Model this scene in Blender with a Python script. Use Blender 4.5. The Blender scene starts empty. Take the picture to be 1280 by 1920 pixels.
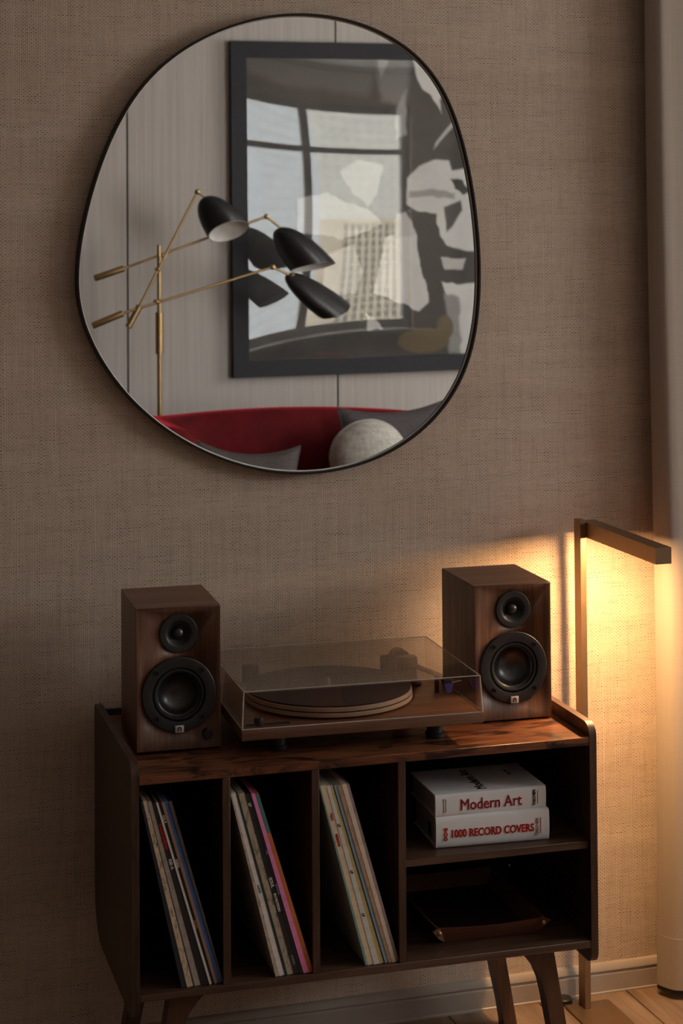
import bpy, bmesh, math, random
import numpy as np
from mathutils import Vector, Matrix

random.seed(7)
SC = bpy.context.scene
COL = SC.collection
PI = math.pi

# ------------------------------------------------------------------ camera
# world: photographed wall is the plane y = 0 (room at y < 0), floor z = 0, metres
CAM = Vector((-0.5941, -3.4331, 1.5232))
F_PX, CX, CY = 3513.48, 640.0, 324.0
YAW, PITCH, ROLL = math.radians(17.2217), math.radians(-1.5366), -0.0071
_fw = Vector((math.sin(YAW)*math.cos(PITCH), math.cos(YAW)*math.cos(PITCH), -math.sin(PITCH)))
_rt = Vector((math.cos(YAW), -math.sin(YAW), 0))
_up = _rt.cross(_fw)
RT = _rt*math.cos(ROLL) + _up*math.sin(ROLL)
UP = -_rt*math.sin(ROLL) + _up*math.cos(ROLL)
FW = _fw
cd = bpy.data.cameras.new('camera')
cam = bpy.data.objects.new('camera', cd); COL.objects.link(cam)
m = Matrix.Identity(4)
for i in range(3):
    m[i][0], m[i][1], m[i][2], m[i][3] = RT[i], UP[i], -FW[i], CAM[i]
cam.matrix_world = m
cd.sensor_fit = 'VERTICAL'; cd.sensor_height = 36.0; cd.sensor_width = 24.0
cd.lens = F_PX*36.0/1920.0
cd.shift_y = -(960.0-CY)/1920.0
cd.clip_start = 0.05; cd.clip_end = 3000
cd.dof.use_dof = True; cd.dof.focus_distance = 3.30; cd.dof.aperture_fstop = 10.0
SC.camera = cam

# ------------------------------------------------------------------ world, exposure
SC.view_settings.view_transform = 'Standard'
SC.view_settings.look = 'None'
SC.view_settings.gamma = 1.0
SC.view_settings.use_curve_mapping = False
SC.view_settings.exposure = 0.0
SKY = 13.0
w = bpy.data.worlds.new('overcast_sky'); SC.world = w; w.use_nodes = True
wn = w.node_tree.nodes; wl = w.node_tree.links
bg = wn['Background']
bg.inputs['Color'].default_value = (1.0, 0.965, 0.93, 1)
bg.inputs['Strength'].default_value = SKY
SC.cycles.use_denoising = True
SC.cycles.max_bounces = 12; SC.cycles.diffuse_bounces = 6; SC.cycles.glossy_bounces = 8
SC.cycles.transparent_max_bounces = 24; SC.cycles.transmission_bounces = 8
SC.cycles.sample_clamp_indirect = 6.0
SC.cycles.caustics_reflective = False; SC.cycles.caustics_refractive = False
SC.cycles.blur_glossy = 0.5

ROOM_L, ROOM_R, ROOM_B, ROOM_H = -2.6, 4.7, -4.4, 2.72
WIN1 = (2.25, 3.70, 0.68, 2.43)            # window in the photographed wall: x0, x1, z0, z1
ADDED_WIN = (-3.1, -1.25, 1.45, 2.58)            # unseen high window added to the right wall for side daylight: y0, y1, z0, z1
def portal(name, loc, rot, sx, sy):
    l = bpy.data.lights.new(name, 'AREA'); l.shape = 'RECTANGLE'; l.size = sx; l.size_y = sy
    l.cycles.is_portal = True
    o = bpy.data.objects.new(name, l); COL.objects.link(o); o.location = loc; o.rotation_euler = rot
    return o
portal('window_portal', ((WIN1[0]+WIN1[1])/2, 0.13, (WIN1[2]+WIN1[3])/2), (-PI/2, 0, 0), WIN1[1]-WIN1[0], WIN1[3]-WIN1[2])
portal('window_portal', (ROOM_R+0.13, (ADDED_WIN[0]+ADDED_WIN[1])/2, (ADDED_WIN[2]+ADDED_WIN[3])/2), (0, PI/2, 0), ADDED_WIN[3]-ADDED_WIN[2], ADDED_WIN[1]-ADDED_WIN[0])

# ------------------------------------------------------------------ helpers
def ray(u, v):
    return FW + RT*((u-CX)/F_PX) - UP*((v-CY)/F_PX)
def at_y(u, v, y):
    d = ray(u, v); return CAM + d*((y-CAM.y)/d.y)
MIRROR_Y = -0.016
def refl(u, v, y):
    """world point at depth y that the mirror shows at photo pixel (u, v)"""
    p = at_y(u, v, 2*MIRROR_Y-y)
    return Vector((p.x, y, p.z))

class MB:
    def __init__(s): s.v = []; s.f = []; s.sm = []
    def add(s, vs, fs, smooth=False):
        b = len(s.v); s.v += [tuple(x) for x in vs]
        for f in fs: s.f.append(tuple(b+i for i in f)); s.sm.append(smooth)
        return s
    def box(s, x0, x1, y0, y1, z0, z1):
        vs = [(x, y, z) for z in (z0, z1) for y in (y0, y1) for x in (x0, x1)]
        return s.add(vs, [(0,2,3,1),(4,5,7,6),(0,1,5,4),(2,6,7,3),(0,4,6,2),(1,3,7,5)])
    def rbox(s, x0, x1, y0, y1, z0, z1, b=0.002, seg=2):
        bm = bmesh.new(); bmesh.ops.create_cube(bm, size=1.0)
        for v in bm.verts:
            v.co = ((x0+x1)/2+v.co.x*(x1-x0), (y0+y1)/2+v.co.y*(y1-y0), (z0+z1)/2+v.co.z*(z1-z0))
        bmesh.ops.bevel(bm, geom=list(bm.edges), offset=b, segments=seg, profile=0.5, affect='EDGES')
        bm.verts.index_update()
        s.add([v.co[:] for v in bm.verts], [[v.index for v in f.verts] for f in bm.faces]); bm.free()
        return s
    def prism(s, poly, a, b, plane='xz', smooth=False):
        """poly: 2-D points; extruded along the third axis from a to b"""
        n = len(poly)
        def P(q, t):
            if plane == 'xz': return (q[0], t, q[1])
            if plane == 'yz': return (t, q[0], q[1])
            return (q[0], q[1], t)
        vs = [P(q, a) for q in poly]+[P(q, b) for q in poly]
        s.add(vs, [list(range(n))[::-1], list(range(n, 2*n))])
        s.add(vs, [(i, (i+1) % n, n+(i+1) % n, n+i) for i in range(n)], smooth)
        return s
    def tube(s, pts, radii, n=12, caps=True, smooth=True):
        pts = [Vector(p) for p in pts]
        if not hasattr(radii, '__len__'): radii = [radii]*len(pts)
        rings = []; prev = None
        for i, p in enumerate(pts):
            t = (pts[min(i+1, len(pts)-1)]-pts[max(i-1, 0)])
            if t.length < 1e-9: t = prev_t
            t = t.normalized(); prev_t = t
            if prev is None:
                a = t.orthogonal().normalized()
            else:
                a = (prev-t*prev.dot(t)).normalized()
            prev = a; b = t.cross(a)
            rings.append([p+(a*math.cos(2*PI*k/n)+b*math.sin(2*PI*k/n))*radii[i] for k in range(n)])
        vs = [v for r in rings for v in r]
        fs = [(i*n+k, i*n+(k+1) % n, (i+1)*n+(k+1) % n, (i+1)*n+k) for i in range(len(pts)-1) for k in range(n)]
        s.add(vs, fs, smooth)
        if caps:
            s.add(rings[0], [list(range(n))[::-1]]); s.add(rings[-1], [list(range(n))])
        return s
    def lathe(s, prof, org=(0,0,0), ax=(0,0,1), n=40, smooth=True, caps=True):
        """prof: (radius, height) pairs along ax from org"""
        ax = Vector(ax).normalized(); a = ax.orthogonal().normalized(); b = ax.cross(a); o = Vector(org)
        vs = []
        for r, h in prof:
            for k in range(n):
                t = 2*PI*k/n; vs.append(o+ax*h+(a*math.cos(t)+b*math.sin(t))*r)
        fs = [(i*n+k, i*n+(k+1) % n, (i+1)*n+(k+1) % n, (i+1)*n+k) for i in range(len(prof)-1) for k in range(n)]
        s.add(vs, fs, smooth)
        if not caps: return s
        if prof[0][0] > 1e-6: s.add(vs[:n], [list(range(n))[::-1]])
        if prof[-1][0] > 1e-6: s.add(vs[-n:], [list(range(n))])
        return s
    def grid(s, fn, nu, nv, smooth=True):
        vs = [fn(i/nu, j/nv) for j in range(nv+1) for i in range(nu+1)]
        fs = [(j*(nu+1)+i, j*(nu+1)+i+1, (j+1)*(nu+1)+i+1, (j+1)*(nu+1)+i) for j in range(nv) for i in range(nu)]
        return s.add(vs, fs, smooth)
    def mesh(s, name, mat):
        me = bpy.data.meshes.new(name); me.from_pydata(s.v, [], s.f)
        me.polygons.foreach_set('use_smooth', s.sm); me.update()
        bm = bmesh.new(); bm.from_mesh(me)
        bmesh.ops.remove_doubles(bm, verts=bm.verts, dist=1e-6)
        bmesh.ops.recalc_face_normals(bm, faces=bm.faces)
        bm.to_mesh(me); bm.free()
        me.set_sharp_from_angle(angle=math.radians(38))
        if mat: me.materials.append(mat)
        return me
    def build(s, name, mat, parent=None, label=None):
        return link(name, s.mesh(name, mat), parent, label)

def link(name, data, parent=None, label=None):
    o = bpy.data.objects.new(name, data); COL.objects.link(o)
    if parent: o.parent = parent
    if label: o['label'] = label
    return o
def thing(name, label, cat, loc=(0,0,0), rz=0.0, group=None):
    o = bpy.data.objects.new(name, None); COL.objects.link(o); o.empty_display_size = 0.05
    o.location = loc; o.rotation_euler = (0, 0, rz)
    return tag(o, label, cat, group)
def tag(o, label, cat, group=None):
    o['label'] = label; o['category'] = cat
    if group: o['group'] = group
    return o
def struct(o): o['kind'] = 'structure'; return o
def rounded(poly, rads, seg=6):
    """round the corners of a 2-D polygon; rads: radius per corner"""
    out = []; n = len(poly)
    for i in range(n):
        p = Vector(poly[i]); a = Vector(poly[i-1]); b = Vector(poly[(i+1) % n]); r = rads[i]
        if r <= 0: out.append(tuple(p)); continue
        da = (a-p).normalized(); db = (b-p).normalized()
        ang = da.angle(db); d = r/math.tan(ang/2)
        s, e = p+da*d, p+db*d
        c = p+(da+db).normalized()*(r/math.sin(ang/2))
        a0 = math.atan2(s.y-c.y, s.x-c.x); a1 = math.atan2(e.y-c.y, e.x-c.x)
        dd = (a1-a0+PI) % (2*PI)-PI
        for k in range(seg+1):
            t = a0+dd*k/seg; out.append((c.x+r*math.cos(t), c.y+r*math.sin(t)))
    return out

def text_mesh(name, txt, size, mat, bold=0.0, sx=1.0, depth=0.0004, align='CENTER'):
    cu = bpy.data.curves.new(name, 'FONT'); cu.body = txt; cu.size = size
    cu.extrude = depth; cu.align_x = align; cu.align_y = 'CENTER'; cu.resolution_u = 3
    o = bpy.data.objects.new(name, cu); COL.objects.link(o)
    dg = bpy.context.evaluated_depsgraph_get()
    me = bpy.data.meshes.new_from_object(o.evaluated_get(dg))
    bpy.data.objects.remove(o); bpy.data.curves.remove(cu)
    me.transform(Matrix.Diagonal((sx, 1, 1, 1)))
    if bold > 0:                                   # heavier strokes: a few slightly shifted copies of the outline
        bm = bmesh.new()
        for dx, dy in ((-bold, 0), (bold, 0), (0, -bold), (0, bold)):
            m2 = me.copy(); m2.transform(Matrix.Translation((dx, dy, 0))); bm.from_mesh(m2); bpy.data.meshes.remove(m2)
        bm.to_mesh(me); bm.free()
    me.materials.clear(); me.materials.append(mat); me.name = name
    return me

# ------------------------------------------------------------------ materials
class N:
    """tiny node-graph helper"""
    def __init__(s, name):
        s.m = bpy.data.materials.new(name); s.m.use_nodes = True
        s.t = s.m.node_tree; s.b = s.t.nodes['Principled BSDF']; s.out = s.t.nodes['Material Output']
    def n(s, typ, **kw):
        x = s.t.nodes.new(typ)
        for k, v in kw.items():
            if k.startswith('i_'):
                key = k[2:]; key = int(key) if key.isdigit() else key.replace('_', ' ')
                x.inputs[key].default_value = v
            else: setattr(x, k, v)
        return x
    def l(s, a, b): s.t.links.new(a, b)
    def math(s, op, a, b=None, c=None, clamp=False):
        x = s.n('ShaderNodeMath', operation=op); x.use_clamp = clamp
        for i, q in enumerate((a, b, c)):
            if q is None: continue
            if isinstance(q, (int, float)): x.inputs[i].default_value = q
            else: s.l(q, x.inputs[i])
        return x.outputs[0]
    def coords(s, scale=(1,1,1), rot=(0,0,0), kind='Object', loc=(0,0,0)):
        tc = s.n('ShaderNodeTexCoord'); mp = s.n('ShaderNodeMapping')
        mp.inputs['Scale'].default_value = scale; mp.inputs['Rotation'].default_value = rot
        mp.inputs['Location'].default_value = loc
        s.l(tc.outputs[kind], mp.inputs['Vector']); return mp.outputs[0]
    def noise(s, vec, scale=1.0, detail=3.0, rough=0.5, dist=0.0):
        x = s.n('ShaderNodeTexNoise'); x.inputs['Scale'].default_value = scale
        x.inputs['Detail'].default_value = detail; x.inputs['Roughness'].default_value = rough
        x.inputs['Distortion'].default_value = dist
        if vec is not None: s.l(vec, x.inputs['Vector'])
        return x.outputs['Fac']
    def ramp(s, fac, stops):
        x = s.n('ShaderNodeValToRGB'); e = x.color_ramp.elements
        while len(e) < len(stops): e.new(0.5)
        for q, (pos, c) in zip(e, stops):
            q.position = pos; q.color = (*c, 1) if len(c) == 3 else c
        s.l(fac, x.inputs['Fac']); return x.outputs['Color']
    def mix(s, fac, a, b, mode='MIX'):
        x = s.n('ShaderNodeMix', data_type='RGBA', blend_type=mode)
        for key, q in ((0, fac), (6, a), (7, b)):
            if isinstance(q, (int, float)): x.inputs[key].default_value = q
            elif isinstance(q, tuple): x.inputs[key].default_value = (*q, 1) if len(q) == 3 else q
            else: s.l(q, x.inputs[key])
        return x.outputs[2]
    def bump(s, h, strength=0.3, dist=0.001):
        x = s.n('ShaderNodeBump'); x.inputs['Strength'].default_value = strength; x.inputs['Distance'].default_value = dist
        s.l(h, x.inputs['Height']); s.l(x.outputs[0], s.b.inputs['Normal'])
    def set(s, **kw):
        for k, v in kw.items():
            k = k.replace('_', ' ')
            if isinstance(v, tuple) and len(v) == 3: v = (*v, 1)
            if hasattr(v, 'is_linked') or hasattr(v, 'links'): s.l(v, s.b.inputs[k])
            else: s.b.inputs[k].default_value = v
        return s

def plain(name, col, rough=0.5, metal=0.0, spec=0.5, var=0.06, vscale=40.0, **kw):
    """plain colour with a faint procedural unevenness"""
    g = N(name); f = g.noise(g.coords(), vscale, 2.0)
    c0 = tuple(max(0, x*(1-var)) for x in col); c1 = tuple(min(1, x*(1+var)) for x in col)
    g.set(Base_Color=g.ramp(f, [(0.3, c0), (0.7, c1)]), Roughness=rough, Metallic=metal, Specular_IOR_Level=spec, **kw)
    return g.m
def wood(name, dark, mid, light, stretch=(40, 40, 3), rough=0.4, fine=6.0, spec=0.5, patch=None, bump=0.12):
    g = N(name); v = g.coords(stretch); info = g.n('ShaderNodeObjectInfo')
    off = g.n('ShaderNodeVectorMath', operation='ADD')
    sc_ = g.n('ShaderNodeVectorMath', operation='SCALE'); sc_.inputs['Scale'].default_value = 31.7
    cmb = g.n('ShaderNodeCombineXYZ')
    for k in range(3): g.l(info.outputs['Random'], cmb.inputs[k])
    g.l(cmb.outputs[0], sc_.inputs[0]); g.l(v, off.inputs[0]); g.l(sc_.outputs[0], off.inputs[1])
    v2 = off.outputs[0]
    a = g.noise(v2, 1.0, 5.0, 0.6, 0.8); b = g.noise(v2, fine, 3.0, 0.6)
    f = g.math('ADD', g.math('MULTIPLY', a, 0.7), g.math('MULTIPLY', b, 0.3))
    c = g.ramp(f, [(0.33, dark), (0.5, mid), (0.66, light)])
    if patch:
        pn = g.noise(g.coords((7, 26, 26)), 1.3, 5.0, 0.65, 1.5)
        c = g.mix(g.ramp(pn, [(0.50, (0, 0, 0)), (0.60, (1, 1, 1))]), c, patch)
    g.set(Base_Color=c, Roughness=rough, Specular_IOR_Level=spec)
    g.bump(b, bump, 0.0006)
    return g.m
def glass(name, tint=(1, 1, 1), ior=1.45, rough=0.0, boost=1.0):
    g = N(name); g.t.nodes.remove(g.b)
    fr = g.n('ShaderNodeFresnel'); geo = g.n('ShaderNodeNewGeometry')
    # thin sheet: the same reflectance from either side
    g.l(g.math('ADD', ior, g.math('MULTIPLY', geo.outputs['Backfacing'], 1.0/ior-ior)), fr.inputs['IOR'])
    tr = g.n('ShaderNodeBsdfTransparent'); tr.inputs['Color'].default_value = (*tint, 1)
    gl = g.n('ShaderNodeBsdfGlossy'); gl.inputs['Roughness'].default_value = rough
    mx = g.n('ShaderNodeMixShader'); f = fr.outputs[0]
    if boost != 1.0: f = g.math('MULTIPLY', f, boost, clamp=True)
    g.l(f, mx.inputs[0]); g.l(tr.outputs[0], mx.inputs[1]); g.l(gl.outputs[0], mx.inputs[2])
    g.l(mx.outputs[0], g.out.inputs['Surface'])
    return g.m

def wallpaper():
    g = N('woven_wallcovering')
    tc = g.n('ShaderNodeTexCoord'); sep = g.n('ShaderNodeSeparateXYZ'); g.l(tc.outputs['Object'], sep.inputs[0])
    X, Z = sep.outputs[0], sep.outputs[2]
    wob = g.noise(g.coords((3, 1, 14)), 1.0, 2.0)
    px, pz = 0.0038, 0.0031
    jit = g.noise(g.coords((46, 1, 1.5)), 1.0, 2.0)
    u = g.math('ADD', g.math('DIVIDE', X, px), g.math('MULTIPLY', jit, 2.6)); v = g.math('ADD', g.math('DIVIDE', Z, pz), g.math('MULTIPLY', wob, 3.0))
    col = g.math('FLOOR', u); row = g.math('FLOOR', v)
    # basket weave: dark pores at alternating crossings
    par = g.math('MODULO', g.math('ABSOLUTE', g.math('ADD', col, row)), 2.0)
    fu = g.math('SUBTRACT', g.math('FRACT', u), 0.5); fv = g.math('SUBTRACT', g.math('FRACT', v), 0.5)
    r2 = g.math('ADD', g.math('MULTIPLY', g.math('MULTIPLY', fu, fu), 1.9), g.math('MULTIPLY', g.math('MULTIPLY', fv, fv), 13.0))
    pore = g.math('MULTIPLY', g.math('SUBTRACT', 1.0, g.math('MULTIPLY', r2, 1.05), clamp=True), par)
    # weft slubs: long dark dashes along x
    cz = g.n('ShaderNodeCombineXYZ'); g.l(g.math('MULTIPLY', X, 13.0), cz.inputs[0]); g.l(g.math('MULTIPLY', row, 3.37), cz.inputs[2])
    slub = g.noise(cz.outputs[0], 1.0, 2.0, 0.6)
    cz2 = g.n('ShaderNodeCombineXYZ'); g.l(g.math('MULTIPLY', X, 2.2), cz2.inputs[0]); g.l(g.math('MULTIPLY', Z, 26.0), cz2.inputs[2])
    band = g.noise(cz2.outputs[0], 1.0, 4.0, 0.65)
    s1 = g.math('MULTIPLY', g.math('SUBTRACT', slub, 0.52, clamp=True), 7.0, clamp=True)
    s2 = g.math('MULTIPLY', g.math('SUBTRACT', band, 0.44, clamp=True), 3.2, clamp=True)
    wn_ = g.n('ShaderNodeTexWhiteNoise', noise_dimensions='2D'); cell = g.n('ShaderNodeCombineXYZ')
    g.l(col, cell.inputs[0]); g.l(row, cell.inputs[1]); g.l(cell.outputs[0], wn_.inputs['Vector'])
    rnd = g.math('MULTIPLY', wn_.outputs['Value'], 0.46)
    # long slubs also darken the crossings between their pores
    pore2 = g.math('MULTIPLY', g.math('SUBTRACT', 1.0, g.math('MULTIPLY', r2, 1.5), clamp=True), g.math('MULTIPLY', s1, 0.30))
    dk = g.math('ADD', pore2, g.math('MULTIPLY', pore, g.math('ADD', rnd, g.math('ADD', 0.14, g.math('ADD', g.math('MULTIPLY', s1, 0.62), g.math('MULTIPLY', s2, 0.30))), clamp=True)), clamp=True)
    # warp threads: fine light vertical lines
    cw = g.n('ShaderNodeCombineXYZ'); g.l(g.math('MULTIPLY', col, 5.13), cw.inputs[0]); g.l(g.math('MULTIPLY', Z, 5.0), cw.inputs[2])
    warp = g.noise(cw.outputs[0], 1.0, 3.0, 0.7)
    line = g.math('SUBTRACT', 1.0, g.math('MULTIPLY', g.math('ABSOLUTE', g.math('SUBTRACT', g.math('ABSOLUTE', fu), 0.5)), 5.0), clamp=True)
    lt = g.math('MULTIPLY', line, g.math('MULTIPLY', g.math('SUBTRACT', warp, 0.33, clamp=True), 3.0, clamp=True))
    base = g.mix(g.math('MULTIPLY', g.math('SUBTRACT', band, 0.3, clamp=True), 1.3, clamp=True), WP_LIGHT, WP_MID)
    big = g.noise(g.coords((1.3, 1, 6)), 1.0, 3.0)
    base = g.mix(g.ramp(big, [(0.40, (0, 0, 0)), (0.62, (0.55, 0.55, 0.55))]), base, WP_WARM)
    c = g.mix(lt, base, WP_THREAD)
    gapv = g.math('MULTIPLY', line, g.math('MULTIPLY', g.math('SUBTRACT', 0.50, warp, clamp=True), 4.0, clamp=True))
    weft = g.math('SUBTRACT', 1.0, g.math('MULTIPLY', g.math('ABSOLUTE', g.math('SUBTRACT', g.math('ABSOLUTE', fv), 0.5)), 4.0), clamp=True)
    gaph = g.math('MULTIPLY', weft, g.math('MULTIPLY', g.math('SUBTRACT', 0.56, slub, clamp=True), 2.4, clamp=True))
    c = g.mix(g.math('MULTIPLY', g.math('MAXIMUM', gapv, gaph), 0.80), c, WP_DARK)
    c = g.mix(dk, c, WP_DARK)
    g.set(Base_Color=c, Roughness=0.85, Specular_IOR_Level=0.2)
    g.bump(g.math('SUBTRACT', lt, g.math('MULTIPLY', pore, 1.0)), 0.35, 0.0010)
    return g.m
WP_LIGHT, WP_MID, WP_WARM = (0.76, 0.62, 0.50), (0.55, 0.44, 0.355), (0.59, 0.435, 0.34)
WP_THREAD, WP_DARK = (0.88, 0.75, 0.61), (0.045, 0.031, 0.023)

M = {}
M['wallpaper'] = wallpaper()
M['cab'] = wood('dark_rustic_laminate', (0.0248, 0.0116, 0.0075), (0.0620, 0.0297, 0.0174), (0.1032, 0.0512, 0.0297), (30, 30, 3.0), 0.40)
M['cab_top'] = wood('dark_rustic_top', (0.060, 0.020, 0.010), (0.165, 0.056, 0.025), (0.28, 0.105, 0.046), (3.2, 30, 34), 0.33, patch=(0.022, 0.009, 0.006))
M['cab_h'] = wood('dark_rustic_rail', (0.0336, 0.0163, 0.0096), (0.0816, 0.0422, 0.0259), (0.1344, 0.0720, 0.0442), (3.0, 36, 60), 0.42)
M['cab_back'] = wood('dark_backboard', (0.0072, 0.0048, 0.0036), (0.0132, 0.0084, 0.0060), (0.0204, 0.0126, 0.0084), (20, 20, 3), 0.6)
M['leg'] = wood('leg_wood', (0.0360, 0.0144, 0.0072), (0.0780, 0.0330, 0.0156), (0.1200, 0.0540, 0.0264), (30, 30, 4), 0.38)
M['walnut'] = wood('walnut_veneer_upright', (0.0640, 0.0275, 0.0155), (0.1330, 0.0590, 0.0330), (0.2200, 0.1080, 0.0620), (64, 64, 2.2), 0.42)
M['walnut_top'] = wood('walnut_veneer_across', (0.0734, 0.0311, 0.0173), (0.1469, 0.0674, 0.0380), (0.2160, 0.1080, 0.0648), (2.6, 42, 42), 0.42)
M['walnut_plinth'] = wood('walnut_plinth_veneer', (0.1020, 0.0459, 0.0255), (0.1700, 0.0808, 0.0459), (0.2465, 0.1232, 0.0723), (2.6, 40, 60), 0.36)
M['black'] = plain('black_plastic', (0.020, 0.020, 0.022), 0.45)
M['black_matte'] = plain('black_rubber', (0.014, 0.014, 0.015), 0.75)
M['cone'] = plain('driver_cone', (0.014, 0.0135, 0.014), 0.30, spec=0.9, var=0.03)
M['badge'] = plain('badge_plate', (0.62, 0.58, 0.54), 0.5)
M['screw'] = plain('black_screw', (0.03, 0.03, 0.032), 0.3, 0.6)
M['mdf'] = plain('platter_edge', (0.46, 0.33, 0.23), 0.55)
M['felt'] = plain('dark_felt_mat', (0.045, 0.030, 0.026), 0.95, vscale=400, var=0.2)
M['cover'] = glass('clear_acrylic', (0.965, 0.955, 0.945), 1.49)
M['cover_edge'] = plain('polished_acrylic_edge', (0.75, 0.70, 0.66), 0.25, Alpha=0.55)
M['steel'] = plain('satin_steel', (0.55, 0.54, 0.53), 0.3, 1.0)
M['cart'] = plain('blue_cartridge', (0.09, 0.10, 0.36), 0.3)
M['brass'] = plain('antique_brass', (0.40, 0.275, 0.13), 0.42, 1.0)
M['lampbrass'] = plain('satin_bronze', (0.30, 0.195, 0.115), 0.45, 0.85)
M['frame_dark'] = plain('black_bronze_frame', (0.020, 0.016, 0.014), 0.45, 0.3)
M['mirror'] = N('mirror_silver').set(Base_Color=(0.90, 0.90, 0.895), Metallic=1.0, Roughness=0.0).m
M['mirror_glint'] = plain('mirror_bevel_glint', (0.80, 0.80, 0.78), 0.3)  # pale colour painted in for the bright glint along the bevel
M['cream_paint'] = plain('taupe_skirting_paint', (0.42, 0.36, 0.31), 0.35, var=0.03)
M['ceiling'] = plain('white_ceiling_paint', (0.78, 0.77, 0.75), 0.9, var=0.02)
M['plaster'] = plain('warm_plaster', (0.50, 0.45, 0.40), 0.9, var=0.03)
M['dark_plaster'] = plain('dark_taupe_plaster', (0.16, 0.13, 0.11), 0.9, var=0.03)  # unseen left wall, tone darkened to cut its bounce light
M['win_paint'] = plain('grey_window_paint', (0.50, 0.48, 0.44), 0.5, var=0.03)
M['pane'] = glass('window_glass', (0.97, 0.98, 0.98), 1.45)
M['pic_glass'] = glass('picture_acrylic', (0.98, 0.98, 0.98), 1.49, boost=2.2)
M['red'] = None

# ------------------------------------------------------------------ room shell
def wall_with_hole(x0, x1, z0, z1, hx0, hx1, hz0, hz1, d0, d1, axis='y'):
    b = MB()
    for (a0, a1, c0, c1) in ((x0, hx0, z0, z1), (hx1, x1, z0, z1), (hx0, hx1, z0, hz0), (hx0, hx1, hz1, z1)):
        if axis == 'y': b.box(a0, a1, d0, d1, c0, c1)
        else: b.box(d0, d1, a0, a1, c0, c1)
    return b
struct(wall_with_hole(ROOM_L-0.2, ROOM_R+0.2, -0.1, ROOM_H+0.1, *WIN1, 0.0, 0.2).build('wall_back', M['wallpaper']))
struct(MB().box(ROOM_L-0.2, ROOM_L, ROOM_B-0.2, 0.2, -0.1, ROOM_H+0.1).build('wall_left', M['dark_plaster']))
struct(wall_with_hole(ROOM_B-0.2, 0.2, -0.1, ROOM_H+0.1, *ADDED_WIN, ROOM_R, ROOM_R+0.2, 'x').build('wall_right', M['plaster']))
struct(MB().box(ROOM_L-0.2, ROOM_R+0.2, ROOM_B-0.2, 0.2, ROOM_H, ROOM_H+0.15).build('ceiling', M['ceiling']))

# opposite wall: tall veneer panels with shadow gaps
g = N('pale_taupe_panel')
v = g.coords((55, 55, 1.2)); f = g.noise(v, 1.0, 4.0, 0.6)
g.set(Base_Color=g.ramp(f, [(0.3, (0.40, 0.365, 0.335)), (0.7, (0.50, 0.46, 0.43))]), Roughness=0.6)
M['panel'] = g.m
opp = struct(MB().box(ROOM_L-0.2, ROOM_R+0.2, ROOM_B-0.2, ROOM_B-0.02, -0.1, ROOM_H+0.1).build('wall_opposite', plain('dark_joint', (0.10, 0.09, 0.08), 0.9)))
s1 = refl(239, 450, ROOM_B).x; s2 = refl(631, 420, ROOM_B).x
PW = s2-s1
pm = None; k0 = math.floor((ROOM_L-s1)/PW)
xs = [s1+PW*k for k in range(k0, 20)]
for a in xs:
    a0, a1 = max(a+0.0035, ROOM_L), min(a+PW-0.0035, ROOM_R)
    if a1-a0 < 0.05: continue
    MB().rbox(a0, a1, ROOM_B-0.02, ROOM_B, 0.0, ROOM_H, 0.0015, 1).build('wall_panel', M['panel'], opp)

# floor with boards running away from the photographed wall
floor = struct(MB().box(ROOM_L-0.2, ROOM_R+0.2, ROOM_B-0.2, 0.2, -0.12, -0.012).build('floor', plain('subfloor', (0.30, 0.22, 0.16), 0.9)))
M['plank'] = wood('oak_boards', (0.17, 0.105, 0.067), (0.25, 0.165, 0.11), (0.33, 0.23, 0.155), (34, 2.4, 34), 0.42, bump=0.2)
PWD, PLN = 0.188, 1.12
mesh_cache = {}
i = 0
x = 1.045-PWD*20
while x < ROOM_R:
    x0, x1 = max(x, ROOM_L), min(x+PWD, ROOM_R)
    if x1-x0 > 0.02:
        y = 0.0 + (0.0 if i % 2 == 0 else 0.0); first = [0.75, 1.12, 0.4, 0.95][i % 4]
        while y > ROOM_B:
            ln = first if y == 0.0 else PLN
            y1 = max(y-ln, ROOM_B)
            key = (round(x1-x0, 4), round(y-y1, 4))
            if key not in mesh_cache:
                mesh_cache[key] = MB().rbox(0.0009, key[0]-0.0009, -key[1]+0.0009, -0.0009, -0.012, 0.0, 0.0009, 1).mesh('floor_board', M['plank'])
            o = link('floor_board', mesh_cache[key], floor); o.location = (x0, y, 0)
            y = y1
    x += PWD; i += 1
M['grout'] = plain('pale_joint', (0.5, 0.42, 0.33), 0.8)

# skirting board along the photographed wall
prof = [(0, 0), (-0.0145, 0), (-0.0145, 0.0035), (-0.0125, 0.005), (-0.0125, 0.037), (-0.0105, 0.0395), (-0.0105, 0.042), (-0.0135, 0.0445), (-0.0125, 0.050), (-0.008, 0.056), (0, 0.0575)]
b = MB(); b.prism(prof, ROOM_L, ROOM_R, 'yz'); struct(b.build('baseboard_back', M['cream_paint']))

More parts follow.
